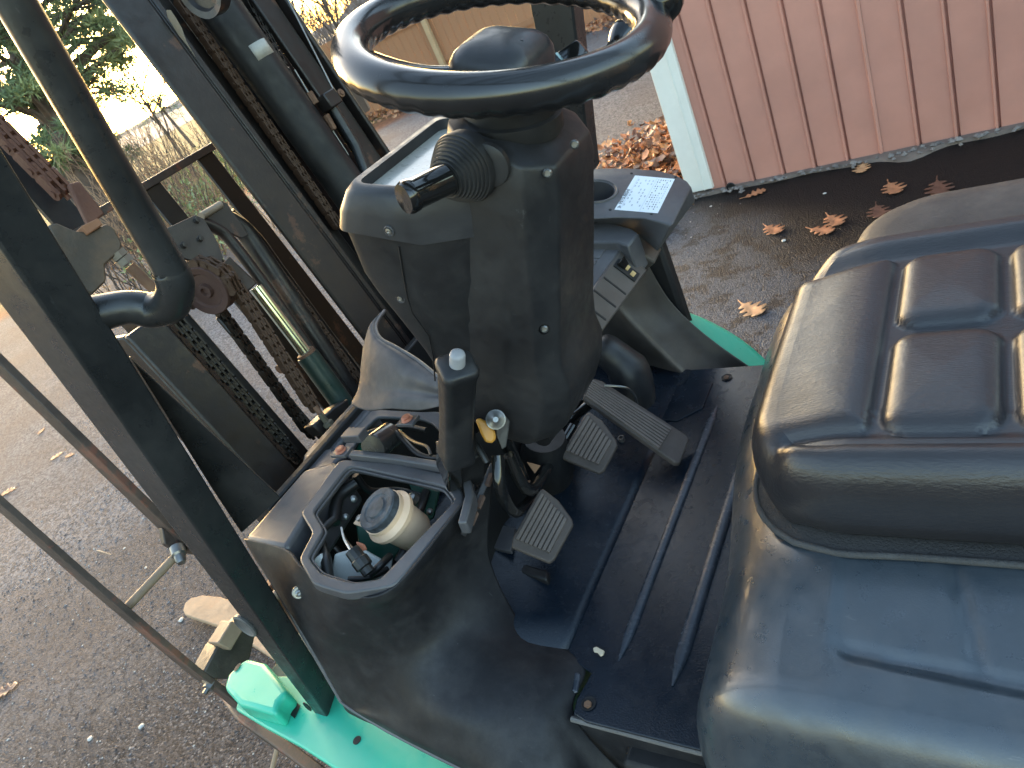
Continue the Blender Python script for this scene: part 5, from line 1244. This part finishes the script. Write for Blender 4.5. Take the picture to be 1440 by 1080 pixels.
for k, (lb_, px, py, D, r, l) in enumerate(tw):
    b_ = P(px, py, D=D); b_.z = 0; o = empty('bare_tree', b_); tag(o, lb_, 'tree', 'bare trees beyond the yard'); rg = random.Random(40 + k)
    t_ = MB(); t_.tube([b_, b_ + V((0, 0, l * .5)), b_ + V((.05, 0, l))], [r, r * .8, r * .6], 8); t_.build('trunk', TWIGD, o)
    mb = MB()
    for j in range(6): bare(mb, b_ + V((0, 0, l * rg.uniform(.45, 1))), V((rg.gauss(0, .55), rg.gauss(0, .55), 1)).normalized(), l * .35, r * .45, 4, rg, .006)
    mb.build('crown', TWIGD, o, smooth=0)
# shrubs: one thing each
sh_pts = [(195, 240, 9.5, 1.7), (230, 255, 9, 1.9), (265, 262, 8.6, 1.8), (300, 285, 8.2, 1.5), (215, 215, 12, 2.2), (250, 215, 13, 2.3), (285, 235, 12, 2.0), (175, 215, 11, 2.0), (320, 270, 9.5, 1.4), (150, 300, 9, 1.3), (345, 285, 9, 1.2), (240, 300, 7.8, 1.2), (195, 300, 8, 1.3)]
SHL = ['thin brown shrub just right of the grab handle, tips against the sky', 'brown shrub above the left end of the backrest rail', 'green leafed shrub right behind the middle of the backrest rail', 'green leafed shrub touching the mast above the backrest rail',
  'sparse tall shrub in front of the lake, nearest the pine', 'sparse tall shrub in front of the lake, its middle one', 'brown shrub in front of the lake beside the mast', 'tall thin shrub half behind the grab handle', 'low green shrub between the backrest bars and the mast', 'low dense shrub at the foot of the leaning pine',
  'low yellow green shrub on the grass behind the mast', 'nearest small green shrub under the backrest rail', 'small brown shrub left of the bracket plate, under the rail']
for k, (px, py, D, h_) in enumerate(sh_pts):
    b_ = P(px, py + 60, D=D); b_.z = 0; rg = random.Random(70 + k); o = empty('shrub', b_)
    tag(o, SHL[k], 'shrub', 'leafless shrubs in the thicket')
    mb = MB()
    for j in range(20):
        q = b_ + V((rg.gauss(0, .45), rg.gauss(0, .3), 0)); d = V((rg.gauss(0, .22), rg.gauss(0, .22), 1)).normalized(); l = h_ * rg.uniform(.5, 1)
        e = q + d * l + V((rg.gauss(0, .1), rg.gauss(0, .1), 0)); m2_ = q.lerp(e, .5) + V((rg.gauss(0, .05), rg.gauss(0, .05), 0))
        mb.tube([q, m2_, e], [.008, .006, .003], 4, cap=False)
        for _ in range(4):
            s_ = q.lerp(e, rg.uniform(.3, .95)); mb.tube([s_, s_ + (d + V((rg.gauss(0, .6), rg.gauss(0, .6), .2))).normalized() * l * .22], [.004, .002], 3, cap=False)
    mb.build('stems', TWIGM if k % 3 else TWIGD, o, smooth=0)
    mb = MB(); needles(mb, b_ + V((0, 0, h_ * .35)), .55, 260 if k in (2, 3, 8, 10, 11) else 70, rg, .05, .018, .8)
    mb.build('leaves', NEED[1] if k in (2, 3, 8, 10, 11) else LEAFM[1], o, smooth=0)
# grass tufts
mb = MB(); rg = random.Random(9)
for i in range(15000):
    D = rg.uniform(9.5, 26); px = rg.uniform(60, 420); b_ = P(px, 250, D=D); x, y = b_.x, b_.y
    if x - 1.18 * y < 21.2: continue
    h_ = rg.uniform(.05, .16); a_ = rg.random() * 6.3; s_ = V((math.cos(a_), math.sin(a_), 0)) * .01
    mb.add([V((x, y, 0)) - s_, V((x, y, 0)) + s_, V((x + rg.gauss(0, .04), y + rg.gauss(0, .04), h_))], [(0, 1, 2)])
tag(mb.build('grass', mat('yellow_green_grass', (.2, .22, .06), .8, var=.4, vs=1), None, smooth=0), kind='stuff')
# far woods as one mass beyond the fence
mb = MB(); rg = random.Random(12)
for i in range(120):
    b_ = P(rg.uniform(340, 560), 40, D=rg.uniform(38, 60)); b_.z = 0; mb_h = rg.uniform(2.0, 3.6)
    bare(mb, b_, V((rg.gauss(0, .06), rg.gauss(0, .06), 1)).normalized(), mb_h * .5, .05, 3, rg, .012)
tag(mb.build('far_wood', mat('grey_wood', (.17, .13, .12), .9, var=.3, vs=1), None, smooth=0), kind='stuff')
